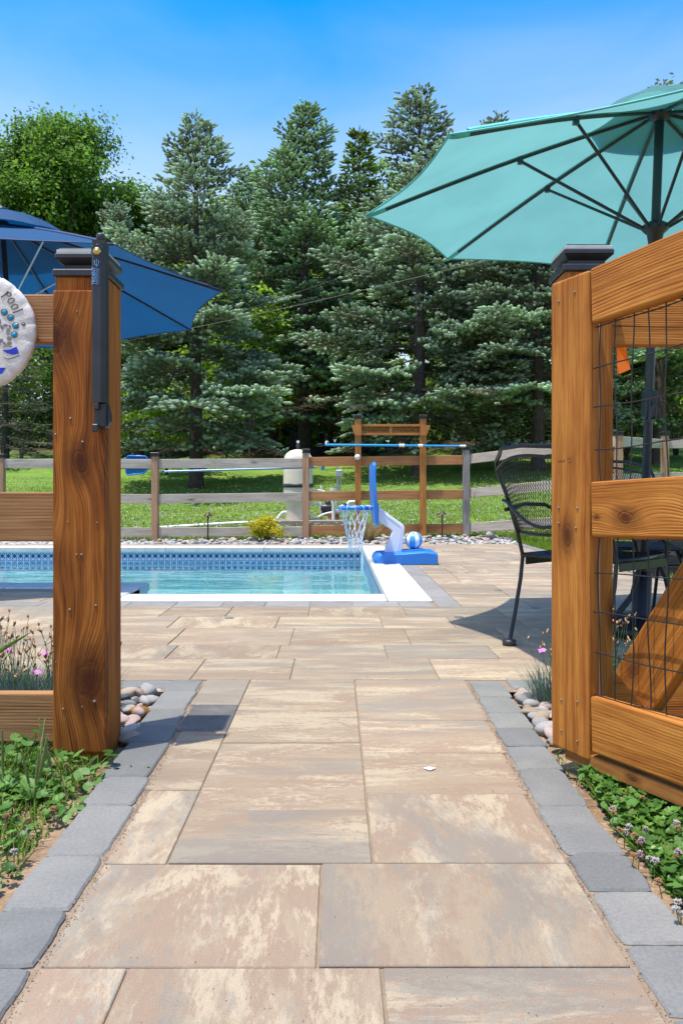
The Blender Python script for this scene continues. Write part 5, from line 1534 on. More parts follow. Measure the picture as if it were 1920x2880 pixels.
# ---- broadleaf trees
M['leaf'] = tinted('broad_leaf', 0.55, 0.58, spec=0.3)
M['bark2'] = stone_mat('grey_bark', (0.05, 0.04, 0.032), (0.11, 0.09, 0.07), (0.18, 0.15, 0.12), 6, 0.8, 0.95)
def crown_leaves(lobes, n, size, pal, seed, shell=.55, clump=.35):
    rg = np.random.default_rng(seed)
    P = []; N = []; C = []
    vol = np.array([a[3] * a[4] * a[5] for a in lobes]) ** .67; vol /= vol.sum()
    for (x, y, z, a, b, c), w in zip(lobes, vol):
        m = int(n * w); nc = max(6, m // 45)
        dirs = nrm(rg.normal(size=(nc, 3))); rad = shell + (1 - shell) * rg.random(nc) ** .5
        rad *= 1 + .12 * rg.normal(size=nc)
        cc = dirs * rad[:, None]
        tn = rg.uniform(.75, 1.25, nc)
        i = rg.integers(0, nc, m)
        q = cc[i] * np.array([a, b, c]) + rg.normal(size=(m, 3)) * clump * np.array([1, 1, .6])
        P.append(q + np.array([x, y, z]))
        N.append(nrm(dirs[i] * .5 + np.array([0, 0, .7]) + rg.normal(size=(m, 3)) * .6))
        k = np.clip(rg.random(m) * .7 + .3 * (tn[i] - .75) * 2, 0, 1)[:, None]
        C.append((pal[0] * (1 - k) + pal[1] * k) * tn[i][:, None])
    P, N, C = np.vstack(P), np.vstack(N), np.vstack(C)
    return leaf_quads(P, N, size * rg.uniform(.65, 1.3, len(P)), np.clip(C, 0, 1), rg)
def broad_tree(name, X, Y, lobes, n, size, pal, seed, label, cat='tree', tr=.2, clump=.35, group=None, zb=None, stems=1, shell=.55):
    zb = ground_z(X, Y) if zb is None else zb
    e = empty(name, (X, Y, zb), label=label, cat=cat, group=group)
    V, Fc, C = crown_leaves(lobes, n, size, pal, seed, shell, clump)
    me = np_mesh('crown', V, Fc, C); me.materials.append(M['leaf']); link('crown', me, None, e)
    rg = random.Random(seed); mb = MB()
    for s in range(stems):
        bx, by = (rg.uniform(-.25, .25), rg.uniform(-.2, .2)) if stems > 1 else (0, 0)
        for li, l in enumerate(lobes):
            if stems > 1 and li % stems != s: continue
            k = .42 if stems == 1 else .1
            top = Vector((l[0], l[1], l[2] + l[5] * .3)); fork = Vector((bx * .4, by * .4, top.z * k))
            P = [Vector((bx * .3, by * .3, -.4)), Vector((bx * .3, by * .3, top.z * k * .5)), fork, fork.lerp(top, .4) + Vector((rg.uniform(-.1, .1), rg.uniform(-.1, .1), .1)), top]
            mb.tube(P, [tr * 1.2, tr, tr * .8, tr * .45, tr * .12], 8)
    mb.build('trunk', M['bark2'], e)
    return e
G1 = (np.array([.045, .105, .012]), np.array([.130, .250, .028]))
G2 = (np.array([.11, .20, .014]), np.array([.27, .42, .035]))
G3 = (np.array([.022, .050, .012]), np.array([.060, .115, .025]))
rgl = random.Random(8)
lob = []
for k in range(46):
    a = rgl.uniform(0, 6.28); q = rgl.random() ** .5; zz = rgl.uniform(0, 1)
    rr = 5.2 * math.sin(math.pi * min(1, .25 + .7 * zz)) * q
    lob.append((rr * math.cos(a), rr * math.sin(a) * .8, 4.5 + zz * 10.9, rgl.uniform(.9, 2.0), rgl.uniform(.9, 2.0), rgl.uniform(.8, 1.5)))
broad_tree('maple_tree', (160 - VX) * 38 / F, 38, [(x_ * 1.15, y_, z_, a_, b_, c_) for x_, y_, z_, a_, b_, c_ in lob], 95000, .205, (G1[0] * 1.15, G1[1] * 1.4), 3, 'big leafy green tree at the upper left behind the navy umbrella', tr=.35, clump=.42)
lob2 = [(x * .9, y, z * .97, a, b, c) for x, y, z, a, b, c in lob[5:22]]
broad_tree('maple_tree', (-330 - VX) * 40 / F, 40, lob2, 20000, .32, G1, 13, 'leafy green tree cut off by the left edge of the photo', tr=.35, clump=.42)
lob3 = [(rgl.uniform(-2.0, 2.0), rgl.uniform(-2, 2), rgl.uniform(5, 11.6), rgl.uniform(1, 1.6), rgl.uniform(1, 1.6), rgl.uniform(.8, 1.3)) for _ in range(16)]
broad_tree('oak_tree', (2000 - VX) * 24 / F, 24, lob3, 16000, .19, (np.array([.06, .09, .012]), np.array([.16, .21, .035])), 4, 'yellowish green tree peeking in at the upper right corner', tr=.25, clump=.3)
for k, (px, Y, tp, lab) in enumerate(((690, 39, 560, 'yellow-green tree showing in the gap between the two left spruces'), (1035, 40, 420, 'yellow-green tree top behind the middle and slender spruces'), (470, 41, 600, 'yellow-green tree behind the spruce above the navy umbrella'))):
    X = (px - VX) * Y / F; zt = CH + (HY - tp) * Y / F - ground_z(X, Y)
    lb3 = [(rgl.uniform(-2.0, 2.0), rgl.uniform(-1.6, 1.6), zt * rgl.uniform(.35, .93), rgl.uniform(.9, 1.7), rgl.uniform(.9, 1.7), rgl.uniform(.8, 1.3)) for _ in range(18)]
    broad_tree('maple_tree', X, Y, lb3, 15000, .24, (G2[0] * .8, G2[1] * .85), 330 + k, lab, tr=.25, clump=.35)
def bush(px, py, Y, w, h, n, size, pal, seed, label, name='shrub', zb=None, clump=.2, stems=3, cat='shrub', group='green understory shrubs', tr=.035):
    X = (px - VX) * Y / F; z = ground_z(X, Y) if zb is None else zb
    rg = random.Random(seed)
    L_ = [(rg.uniform(-.55, .55) * w, rg.uniform(-.4, .4) * w, h * rg.uniform(.45, .82), w * rg.uniform(.3, .5), w * rg.uniform(.3, .5), h * rg.uniform(.16, .26)) for _ in range(9)]
    return broad_tree(name, X, Y, L_, n, size, pal, seed, label, cat, tr, clump, group, z, stems)
UG = [(705, 24.5, 1.5, 6.4, 3000, .15, G2, 'tall sunlit green sapling left of the middle spruce trunk', 2),
      (470, 21.5, 1.5, 2.7, 2600, .13, G2, 'bright green small tree with dark forked stems beside the left spruce trunk', 3),
      (345, 24, 1.9, 2.8, 2600, .14, G2, 'bright green shrub just right of the latch post', 3),
      (640, 26, 2.0, 5.6, 3600, .16, G2, 'sunlit green sapling glowing between the two left spruces', 2),
      (770, 30.5, 2.0, 2.6, 2600, .16, G2, 'low sunlit shrub deep in the wood left of the filter', 3),
      (930, 31, 1.8, 4.6, 2600, .16, G1, 'green shrub behind the middle spruce trunk', 3),
      (1560, 24, 2.4, 1.7, 3000, .12, G3, 'dark bramble thicket at the lawn edge left of the gate', 4),
      (1380, 24.5, 2.6, 1.9, 3400, .12, G3, 'dark thicket at the lawn edge behind the right end of the cedar fence', 4),
      (1160, 25.5, 2.6, 2.6, 3000, .13, G3, 'dark shrub in the shade behind the cedar arch', 4),
      (1760, 23.5, 2.6, 2.6, 3400, .13, G1, 'green shrub behind the fence, seen through the gate wire', 4),
      (60, 27.5, 3.0, 4.2, 4200, .15, G1, 'green shrub among the bare brown branches at the left edge', 4),
      (240, 28.5, 2.4, 3.0, 2600, .15, G3, 'dark shrub behind the latch post', 4),
      (1900, 25, 2.2, 3.0, 2600, .14, G2, 'light green shrub at the right edge behind the gate', 3)]
for k, (px, Y, w, h, n, s, pal, lab, stm) in enumerate(UG): bush(px, 0, Y, w, h, n, s, pal, 60 + k, lab, stems=stm)
# the wood behind, one mass
rg = np.random.default_rng(77); L_ = []
for k in range(250):
    Y = rg.uniform(37, 56); X = rg.uniform(-30, 32); hh = rg.uniform(1, 11.0) if k < 140 else rg.uniform(-.3, 1.5)
    L_.append((X, Y, ground_z(X, Y) + hh, rg.uniform(1.5, 3.2), rg.uniform(1.5, 2.6), rg.uniform(1.2, 2.4)))
V, Fc, C = crown_leaves(L_, 60000, .55, (G3[0] * 1.3, G2[1] * .8), 9, .4, .8)
me = np_mesh('far_woodland', V, Fc, C); me.materials.append(M['leaf'])
tag(link('far_woodland', me), 'dim green woodland behind the spruces', 'woodland', kind='stuff')
for k, (px, Y, r_) in enumerate(((770, 34, .16), (823, 36, .13), (905, 35, .12), (1060, 33, .15), (690, 36, .14), (1290, 34, .16))):
    X = (px - VX) * Y / F; zb = ground_z(X, Y); mb = MB()
    mb.tube([(0, 0, -.4), (.05, 0, 4), (-.05, .1, 9)], [r_ * 1.2, r_, r_ * .6], 9)
    for q in range(8):
        a = q * 2.4; z_ = 3.5 + q * .65; mb.tube([(0, 0, z_), (math.cos(a) * .9, math.sin(a) * .9, z_ + .5), (math.cos(a) * 1.6, math.sin(a) * 1.6, z_ + .4)], [.035, .02, .006], 5)
    e = empty('woodland_tree', (X, Y, zb), label=('bare dark trunk deep in the wood left of the filter', 'thin dark trunk deep in the wood above the filter', 'thin dark trunk just right of the middle spruce trunk', 'dark trunk in the wood left of the cedar arch', 'dark trunk in the wood between the two left spruces', 'dark trunk in the wood above the blue pole end')[k], cat='tree', group='dark trunks deep in the wood')
    mb.build('trunk', M['bark'], e)
    V, Fc, C = crown_leaves([(0, 0, 8.5, 2, 2, 1.6), (.8, .3, 7, 1.3, 1.3, 1), (-.9, 0, 7.4, 1.3, 1.3, 1)], 1500, .34, G3, 200 + k, .4, .4)
    me = np_mesh('crown', V, Fc, C); me.materials.append(M['leaf']); link('crown', me, None, e)

# ------------------------------------------------------------------ small plants by the far fence
bush(750, 0, 10.75, .30, .36, 4200, .034, (np.array([.34, .33, .015]), np.array([.74, .66, .05])), 301, 'low golden yellow bush in the pebbles beside the fence', 'golden_bush', clump=.045, cat='bush', group=None, tr=.006)
def tuft(n, rx, ry, h0, h1, w, pal, seed, spread=.5, seg=3, curl=.3):
    rg = np.random.default_rng(seed); Vs = []; Fs = []; Cs = []; base = 0
    a = rg.uniform(0, 6.283, n); q = np.sqrt(rg.random(n))
    x = rx * q * np.cos(a); y = ry * q * np.sin(a)
    h = rg.uniform(h0, h1, n); la = a + rg.normal(size=n) * .9; le = rg.uniform(0, spread, n)
    wd = rg.uniform(.7, 1.2, n) * w
    fx_, fy_ = -np.sin(la + rg.normal(size=n)), np.cos(la)
    k = rg.random((n, 1)); col = (pal[0] * (1 - k) + pal[1] * k) * rg.uniform(.8, 1.2, (n, 1))
    V = np.zeros((n, 2 * seg + 1, 3))
    for s in range(seg + 1):
        t = s / seg; r_ = h * (le * t + curl * le * t * t); z = h * (t - .35 * le * t * t)
        px_, py_ = x + np.cos(la) * r_, y + np.sin(la) * r_
        if s < seg:
            ww = wd * (1 - t * .7)
            V[:, 2 * s] = np.stack([px_ - fx_ * ww, py_ - fy_ * ww, z], 1); V[:, 2 * s + 1] = np.stack([px_ + fx_ * ww, py_ + fy_ * ww, z], 1)
        else: V[:, 2 * s] = np.stack([px_, py_, z], 1)
    m = 2 * seg + 1; T = []
    for s in range(seg - 1): T += [(2 * s, 2 * s + 1, 2 * s + 3), (2 * s, 2 * s + 3, 2 * s + 2)]
    T.append((2 * seg - 2, 2 * seg - 1, 2 * seg))
    b = np.arange(n)[:, None] * m
    return V.reshape(-1, 3), np.concatenate([b + np.array([t]) for t in T], 0), np.repeat(col, m, 0)
M['blade'] = tinted('grass_blade', 0.6, 0.35, spec=0.12)
e = empty('ornamental_grass', ((1035 - VX) * 10.8 / F, 10.8, ground_z(.5, 10.8)), label='small tuft of dry tan grass behind the basketball net', cat='grass tuft')
V, Fc, C = tuft(420, .05, .05, .18, .42, .004, (np.array([.26, .20, .08]), np.array([.50, .40, .20])), 9, .7)
me = np_mesh('blades', V, Fc, C); me.materials.append(M['blade']); link('blades', me, None, e)

# ------------------------------------------------------------------ lawn blades and clover
rg = np.random.default_rng(21)
def field(n, sample, h0, h1, w, pal, seed):
    V, Fc, C = tuft(n, 0.0001, 0.0001, h0, h1, w, pal, seed, .8, 2)
    xy = sample(n); m = len(V) // n
    off = np.zeros((n, 3)); off[:, :2] = xy; off[:, 2] = [ground_z(a, b) for a, b in xy]
    off[:, 2] -= .004
    return (V.reshape(n, m, 3) + off[:, None, :]).reshape(-1, 3), Fc, C
def s_far(n):
    y = 11.12 + 9.5 * rg.random(n) ** 1.6; hw = y * .47
    return np.stack([rg.uniform(-1, 1, n) * hw, y], 1)
def s_right(n):
    y = rg.uniform(4.5, 11.2, n); x = np.where(y < 8, 2.74, 2.56) + rg.random(n) ** 1.3 * 2.2
    return np.stack([x, y], 1)
LG = (np.array([.08, .155, .010]), np.array([.245, .33, .035]))
V, Fc, C = field(95000, s_far, .03, .075, .0045, LG, 31)
dry = rg.random(95000) < .16; C = C.reshape(95000, -1, 3); C[dry] = np.array([.33, .30, .13]) * rg.uniform(.7, 1.2, (dry.sum(), 1, 1)); C = C.reshape(-1, 3)
me = np_mesh('lawn_grass', V, Fc, C); me.materials.append(M['blade']); tag(link('lawn_grass', me), 'mown grass of the lawn beyond the far fence', 'grass', kind='stuff')
V, Fc, C = field(22000, s_right, .04, .11, .004, LG, 32)
me = np_mesh('edge_grass', V, Fc, C); me.materials.append(M['blade']); tag(link('edge_grass', me), 'longer grass along the right edge of the patio', 'grass', kind='stuff')
# white clover heads on the lawn
n = 5200; xy = s_far(n); xy = xy[rg.random(n) < np.clip(1.2 - np.abs(xy[:, 1] - 14.2) * .22, .1, 1)]; n = len(xy)
P = np.stack([xy[:, 0], xy[:, 1], np.array([ground_z(a, b) for a, b in xy]) + .045], 1)
V, Fc, C = spindles(P, np.tile([[0, 0, 1.]], (n, 1)), np.full(n, .030), np.full(n, .015), np.tile([[.66, .63, .50]], (n, 1)) * rg.uniform(.6, 1.1, (n, 1)), 1)
me = np_mesh('lawn_clover', V, Fc, C); me.materials.append(M['blade']); tag(link('lawn_clover', me), 'white clover heads dotted over the lawn', 'clover', kind='stuff')

# ------------------------------------------------------------------ planting at the near corners
def near_left(n):
    y = 1.05 + 1.15 * rg.random(n); o = np.clip(rg.random(n) ** .75, 0, 1)
    edge = np.array([-pe(v) - .150 for v in y]); x = edge - .012 - o * .75
    k = (y > 1.42 + .25 * (1 - np.clip((edge - x) / .3, 0, 1))) | (rg.random(n) < .80)
    k &= ~((x > -.78) & (y > 2.035))
    return np.stack([x, y], 1)[k]
def near_right(n):
    y = .85 + 1.10 * rg.random(n); o = rg.random(n) ** 1.5
    edge = np.array([pe(v) + .150 for v in y]); x = edge + .022 + o * .7
    k = (rg.random(n) < .8)
    return np.stack([x, y], 1)[k]
NG = (np.array([.05, .13, .012]), np.array([.18, .33, .035]))
def near_field(nm, smp, n, seed, label, h0=.03, h1=.10):
    xy = smp(n); n = len(xy); V, Fc, C = tuft(n, .0001, .0001, h0, h1, .0019, NG, seed, 1.0, 3)
    m = len(V) // n; off = np.zeros((n, 3)); off[:, :2] = xy; off[:, 2] = -.03
    C = C.reshape(n, m, 3); d = rg.random(n) < .13; C[d] = np.array([.36, .29, .12]) * rg.uniform(.7, 1.2, (d.sum(), 1, 1))
    me = np_mesh(nm, (V.reshape(n, m, 3) + off[:, None]).reshape(-1, 3), Fc, C.reshape(-1, 3)); me.materials.append(M['blade'])
    tag(link(nm, me), label, 'grass', kind='stuff')
near_field('grass_patch', near_left, 15000, 41, 'tufty grass at the foot of the latch post', .02, .065)
near_field('grass_patch', near_right, 5000, 42, 'grass among the clover below the open gate', .02, .07)
# clover: three round leaflets
def clover(nm, smp, n, seed, label, s0=.007, s1=.013, zz=(.0, .045), pal=(np.array([.05, .135, .018]), np.array([.15, .30, .05]))):
    xy = smp(n); n = len(xy); r2 = np.random.default_rng(seed); K = 7
    s = r2.uniform(s0, s1, n); a0 = r2.uniform(0, 6.28, n); z = -.03 + r2.uniform(zz[0], zz[1], n); tl = r2.normal(size=(n, 2)) * .35
    Vs = []; Fs = []; Cs = []; base = 0
    k = r2.random((n, 1)); col = (pal[0] * (1 - k) + pal[1] * k) * r2.uniform(.75, 1.2, (n, 1))
    for q in range(3):
        a = a0 + q * 2.094; c, sn = np.cos(a), np.sin(a)
        V = np.zeros((n, K + 1, 3)); 
        V[:, 0] = np.stack([xy[:, 0], xy[:, 1], z], 1)
        for j in range(K):
            th = -1.25 + 2.5 * j / (K - 1); rr = s * (1.0 - .12 * (1 if j == K // 2 else 0)) * (1.25 * math.cos(th) ** .35 if abs(th) < 1.2 else .55)
            lx, ly = rr * math.cos(th), rr * math.sin(th) * .8
            x = lx * c - ly * sn; y = lx * sn + ly * c
            V[:, j + 1] = np.stack([xy[:, 0] + x, xy[:, 1] + y, z + x * tl[:, 0] + y * tl[:, 1] + np.abs(ly) * .35 + lx * .15], 1)
        T = np.array([(0, j + 1, j + 2) for j in range(K - 1)])
        Fs.append((np.arange(n)[:, None, None] * (K + 1) + T[None]).reshape(-1, 3) + base); base += n * (K + 1)
        Vs.append(V.reshape(-1, 3)); Cs.append(np.repeat(col * r2.uniform(.92, 1.08, (n, 1)), K + 1, 0))
    me = np_mesh(nm, np.vstack(Vs), np.vstack(Fs), np.vstack(Cs)); me.materials.append(M['leafy'])
    tag(link(nm, me), label, 'clover', kind='stuff')
M['leafy'] = tinted('clover_leaf', 0.45, 0.35, spec=0.4)
clover('clover_patch', near_right, 6800, 51, 'dense green clover below the open gate')
clover('clover_patch', near_left, 2600, 52, 'clover scattered in the grass by the latch post')
# clover flowers, each one a thing
M['petal'] = tinted('clover_petal', 0.6, 0.3)
def flower_mesh(seed, pal):
    r2 = np.random.default_rng(seed); n = 46
    d = nrm(r2.normal(size=(n, 3)) + np.array([0, 0, .25])); d[:, 2] = np.where(d[:, 2] < -.5, -d[:, 2], d[:, 2])
    k = r2.random((n, 1)); V, Fc, C = spindles(d * .002, d, np.full(n, .0105) * r2.uniform(.75, 1.15, n), np.full(n, .0016), pal[0] * (1 - k) + pal[1] * k, 1.1)
    me = np_mesh('blossom', V, Fc, C); me.materials.append(M['petal']); return me
FM = [flower_mesh(1, (np.array([.40, .27, .26]), np.array([.55, .44, .44]))), flower_mesh(2, (np.array([.42, .38, .33]), np.array([.58, .53, .50]))), flower_mesh(3, (np.array([.30, .15, .06]), np.array([.46, .27, .13])))]
stem_me = MB(); stem_me.tube([(0, 0, -.035), (.002, 0, -.015), (0, 0, 0)], .0009, 5); stem_me = stem_me.mesh('stem'); stem_me.materials.append(plain('green_stem', (0.10, 0.18, 0.04), 0.6))
FL = ((1748, 2253, 0), (1722, 2276, 0), (1723, 2286, 2), (1776, 2284, 2), (1901, 2316, 1), (1905, 2330, 2), (1768, 2327, 1), (1758, 2342, 0), (1741, 2335, 2), (1815, 2335, 0), (1783, 2350, 2), (1803, 2365, 0), (1797, 2372, 2), (1799, 2403, 0), (1780, 2407, 2), (1826, 2418, 1), (1843, 2422, 1), (1906, 2398, 0), (1898, 2412, 2),
      (1906, 2540, 1), (1900, 2560, 1), (1872, 2387, 2), (1918, 2575, 1), (1850, 2480, 2), (1753, 2225, 2), (1806, 2245, 2), (188, 2152, 2), (40, 2397, 1), (150, 2275, 2), (20, 2295, 2))
for k, (px, py, v) in enumerate(FL):
    zf = .008 + .008 * (k % 3); x, y = gp(px, py, zf)
    side = 'right' if px > 900 else 'left'
    lab = {('right', 0): 'pink-white clover blossom in the patch below the gate', ('right', 1): 'white clover blossom in the patch below the gate', ('right', 2): 'withered brown clover blossom in the patch below the gate',
           ('left', 2): 'withered brown clover blossom in the grass by the latch post', ('left', 1): 'pale clover blossom in the grass near the path border'}[side, v]
    if side == 'right':
        lab = lab.replace('in the patch below the gate', ('hard under the gate board' if py < 2265 else 'at the sandy edge, upper part of the clover' if px < 1790 and py < 2345 else 'in the middle of the clover patch' if px < 1860 else 'at the right edge of the photo') + (', upper one' if py < 2300 else ', lower one' if py > 2390 else ''))
    e = empty('clover_flower', (x, y, zf), (rng.uniform(-.3, .3), rng.uniform(-.3, .3), rng.uniform(0, 6)), lab, 'flower', ('pink-white', 'white', 'withered')[v] + ' clover blossoms ' + ('below the gate' if side == 'right' else 'by the latch post'))
    o = link('blossom', FM[v], None, e); o.scale = (.72, .72, .72 if v != 2 else .55); link('stem', stem_me, None, e)
# round scalloped leaves (ground ivy) as plants with their own leaves
def ivy_leaf(seed):
    r2 = random.Random(seed); mb = MB(); n = 18; V = [(0, 0, 0)]
    for ring, q in ((0, .55), (1, 1.0)):
        for k in range(n):
            th = -2.72 + 5.44 * k / (n - 1); rr = q * (1 + (.055 if (k % 2 and ring) else 0)) * (1 - .12 * abs(th) / 2.7)
            V.append((rr * math.cos(th), rr * math.sin(th) * 1.02, .10 * q * q + .05 * math.sin(th * 3 + seed) * q))
    Fc = [(0, 1 + k, 2 + k) for k in range(n - 1)] + [(1 + k, 1 + n + k, 2 + n + k, 2 + k) for k in range(n - 1)]
    mb.add(V, Fc, True); me = mb.mesh('leaf'); return me
def leafmat():
    t = NT('ivy_leaf'); p = t.obj(); o = t.sep(p)
    ang = t.ma('ARCTAN2', o[1], o[0]); vein = t.smooth(t.ma('ABSOLUTE', t.ma('SINE', t.ma('MULTIPLY', ang, 3.5))), .0, .16)
    c = t.mix(t.rnd(), (0.11, 0.26, 0.045), (0.21, 0.38, 0.075)); c = t.mix(t.noise(p, 5, 3), c, (0.06, 0.16, 0.03)); c = t.mix(vein, (0.22, 0.36, 0.12), c)
    s = t.bsdf(c, 0.5, 0, t.bump(vein, .4, .02), .35)
    tr = t.n('ShaderNodeBsdfTranslucent'); t.put(tr.inputs[0], c); m = t.n('ShaderNodeMixShader'); t.put(m.inputs[0], .3)
    t.t.links.new(s, m.inputs[1]); t.t.links.new(tr.outputs[0], m.inputs[2]); return t.done(m.outputs[0])
M['ivy'] = leafmat(); IV = [ivy_leaf(k) for k in range(3)]
for me in IV: me.materials.append(M['ivy'])
def ivy(label, leaves, seed):
    r2 = random.Random(seed); x0, y0 = gp(leaves[0][0], leaves[0][1] + 20, -.02)
    e = empty('ground_ivy', (x0, y0, -.03), label=label, cat='weed', group='ground ivy weeds')
    for (px, py, s, z) in leaves:
        x, y = gp(px, py, z); s_ = s * y / F
        o = link('leaf', IV[r2.randrange(3)], None, e, (x - x0, y - y0, z + .03), (R(-30) + r2.uniform(-.35, .35), r2.uniform(-.4, .4), r2.uniform(0, 6.28))); o.scale = (s_, s_, s_)
        m2 = MB(); m2.tube([(x - x0, y - y0, z + .03), ((x - x0) * .8, (y - y0) * .9 + .01, (z + .03) * .5), ((x - x0) * .6, (y - y0) * .8, 0)], .0011, 4); m2.build('stem', stem_me.materials[0], e)
ivy('round-leaved ground ivy standing against the lower left fence rail', [(103, 2058, 21, .10), (47, 2075, 18, .085), (66, 2072, 16, .09), (78, 2087, 17, .08), (92, 2075, 15, .085), (30, 2108, 15, .05)], 1)
ivy('ground ivy at the foot of the latch post', [(260, 2140, 21, .02), (266, 2160, 18, .015), (232, 2178, 23, .01), (270, 2168, 14, .01), (285, 2182, 14, .0), (288, 2187, 15, 0), (262, 2195, 17, 0), (277, 2200, 14, 0), (250, 2212, 16, 0), (165, 2120, 18, .04), (222, 2120, 20, .05), (143, 2119, 17, .05), (190, 2118, 18, .045)], 2)
ivy('ground ivy leaning over the border at the post corner', [(312, 2125, 20, .03), (318, 2133, 16, .02), (303, 2115, 15, .035), (298, 2150, 11, 0), (304, 2163, 13, 0), (326, 2160, 10, .005), (369, 2153, 6, .006), (418, 2156, 5, .006)], 3)
ivy('ground ivy mat beside the second left border stone', [(170, 2245, 17, 0), (208, 2238, 16, .005), (218, 2255, 15, 0), (200, 2265, 18, 0), (225, 2270, 14, 0), (165, 2262, 15, 0), (182, 2285, 17, 0), (172, 2290, 15, 0), (205, 2283, 14, 0), (240, 2245, 13, 0), (190, 2303, 13, 0), (232, 2262, 13, 0)], 4)
ivy('ground ivy under the hinge end of the gate', [(1572, 2130, 15, .01), (1580, 2145, 15, .005), (1605, 2160, 15, 0), (1637, 2165, 15, .01), (1635, 2185, 11, 0), (1568, 2118, 12, .02), (1660, 2170, 14, .01), (1642, 2192, 9, 0)], 5)
ivy('pale ground ivy mat at the edge of the clover', [(1690, 2222, 20, .01), (1700, 2212, 15, .02), (1725, 2215, 17, .01), (1705, 2268, 18, 0), (1712, 2285, 17, 0), (1735, 2290, 17, 0), (1755, 2275, 18, .01), (1775, 2262, 20, .02), (1740, 2255, 19, .02), (1730, 2310, 15, 0), (1745, 2312, 14, 0), (1785, 2300, 15, 0), (1800, 2298, 15, .0), (1765, 2245, 16, .015)], 6)
ivy('large pale ground ivy leaf at the right edge of the clover', [(1896, 2492, 24, .01), (1912, 2512, 17, .005), (1908, 2450, 16, .01)], 7)
# broadleaf plantain in the grass, left
def plantain_leaf():
    mb = MB(); V = []; n = 9
    for i in range(n):
        q = i / (n - 1); w = .34 * math.sin(math.pi * min(1, .12 + .88 * q) ** .8) * (1 if q < .98 else .1); z = .35 * q - .42 * q * q
        for s in (-1, -.5, 0, .5, 1): V.append((s * w, q, z + abs(s) * .09 * math.sin(math.pi * q)))
    mb.add(V, [(i * 5 + j, i * 5 + j + 1, (i + 1) * 5 + j + 1, (i + 1) * 5 + j) for i in range(n - 1) for j in range(4)], True)
    me = mb.mesh('leaf'); me.materials.append(M['ivy']); return me
PLF = plantain_leaf()
M['seed'] = plain('plantain_seed', (0.20, 0.24, 0.06), 0.7, var=0.35, scale=300, bump=1.0, bscale=700)
def plantain(px, py, label, nl, spikes, seed, s=.068):
    r2 = random.Random(seed); x, y = gp(px, py, -.03); e = empty('plantain_weed', (x, y, -.03), label=label, cat='weed')
    for k in range(nl):
        o = link('leaf', PLF, None, e, (0, 0, .004), (R(r2.uniform(10, 45)), 0, k * 6.283 / nl + r2.uniform(-.3, .3))); q = s * r2.uniform(.7, 1.15); o.scale = (q, q, q)
    for k in range(spikes):
        a = r2.uniform(0, 6.28); h = r2.uniform(.12, .19); dx, dy = math.cos(a) * h * .25, math.sin(a) * h * .25
        m2 = MB(); m2.tube([(0, 0, 0), (dx * .4, dy * .4, h * .4), (dx * .7, dy * .7, h * .7)], .0012, 5); m2.tube([(dx * .4, dy * .4, h * .4), (dx * .7, dy * .7, h * .7), (dx, dy, h)], [.003, .0036, .0015], 7); m2.build('seed_spike', M['seed'], e)
plantain(95, 2262, 'broadleaf plantain with seed spikes in the left grass', 9, 6, 5)
plantain(12, 2245, 'broadleaf plantain at the left edge of the photo', 7, 3, 6)
plantain(165, 2235, 'small plantain between the grass and the ground ivy', 6, 2, 9, .05)
# ---- dianthus clumps behind the fences
M['dry'] = tinted('dry_flower', 0.7, 0.2)
def dianthus(x, y, label, seed, n=300, heads=60, pinks=3, r_=.13, h=.20, front=0):
    e = empty('dianthus', (x, y, -.03), label=label, cat='flower clump', group='dianthus clumps behind the fence')
    V, Fc, C = tuft(n * 6, r_, r_ * .7, h * .35, h * .95, .0014, (np.array([.075, .135, .105]), np.array([.22, .31, .25])), seed, .55, 3)
    me = np_mesh('foliage', V, Fc, C); me.materials.append(M['blade']); link('foliage', me, None, e)
    r2 = np.random.default_rng(seed); sm = MB(); P = []; D = []
    tops = []
    for k in range(heads):
        a = r2.uniform(0, 6.28); q = r2.random() ** .5; bx, by = r_ * q * math.cos(a), r_ * .7 * q * math.sin(a); hh = h * r2.uniform(.75, 1.55); lx, ly = r2.normal() * .035, r2.normal() * .03
        sm.tube([(bx, by, 0), (bx + lx * .4, by + ly * .4, hh * .6), (bx + lx, by + ly, hh)], .0008, 4); tops.append((bx + lx, by + ly, hh)); 
    sm.build('stems', stem_me.materials[0], e)
    tp_ = np.array(tops); dry = tp_[pinks:]
    for (hx0, hy0, hz0) in dry:
        o = link('dry_head', DRY[int(r2.integers(0, len(DRY)))], None, e, (hx0, hy0, hz0), (r2.normal() * .25, r2.normal() * .25, r2.uniform(0, 6))); sc_ = r2.uniform(.75, 1.25); o.scale = (sc_, sc_, sc_)
    for j in range(pinks):
        m2 = MB(); V = [(0, 0, 0)]
        for q in range(20):
            a = q * 2 * math.pi / 20; rr = .0125 * (1 + .18 * math.cos(5 * a)) * (.93 if q % 2 else 1.05); V.append((rr * math.cos(a), rr * math.sin(a), .002 + .002 * math.sin(3 * a)))
        m2.add(V, [(0, 1 + q, 1 + (q + 1) % 20) for q in range(20)]); t_ = tops[j]
        m2.build('pink_flower', M['pink'], e, (t_[0], t_[1] - front, min(t_[2], h * 1.05)), (.35, .2 * j - .2, j))
DRY = []
for q in range(5):
    r2 = np.random.default_rng(400 + q); m = 3; D = nrm(np.array([[0, 0, 1.]]) + r2.normal(size=(m, 3)) * .22); k = r2.random((m, 1))
    V, Fc, C = spindles(np.zeros((m, 3)), D, r2.uniform(.015, .026, m), np.full(m, .0027), np.array([.24, .10, .03]) * (1 - k) + np.array([.62, .42, .24]) * k, 1.1)
    me = np_mesh('dry_head', V, Fc, C); me.materials.append(M['dry']); DRY.append(me)
M['pink'] = plain('pink_petal', (0.66, 0.16, 0.52), 0.6, var=0.15, scale=200)
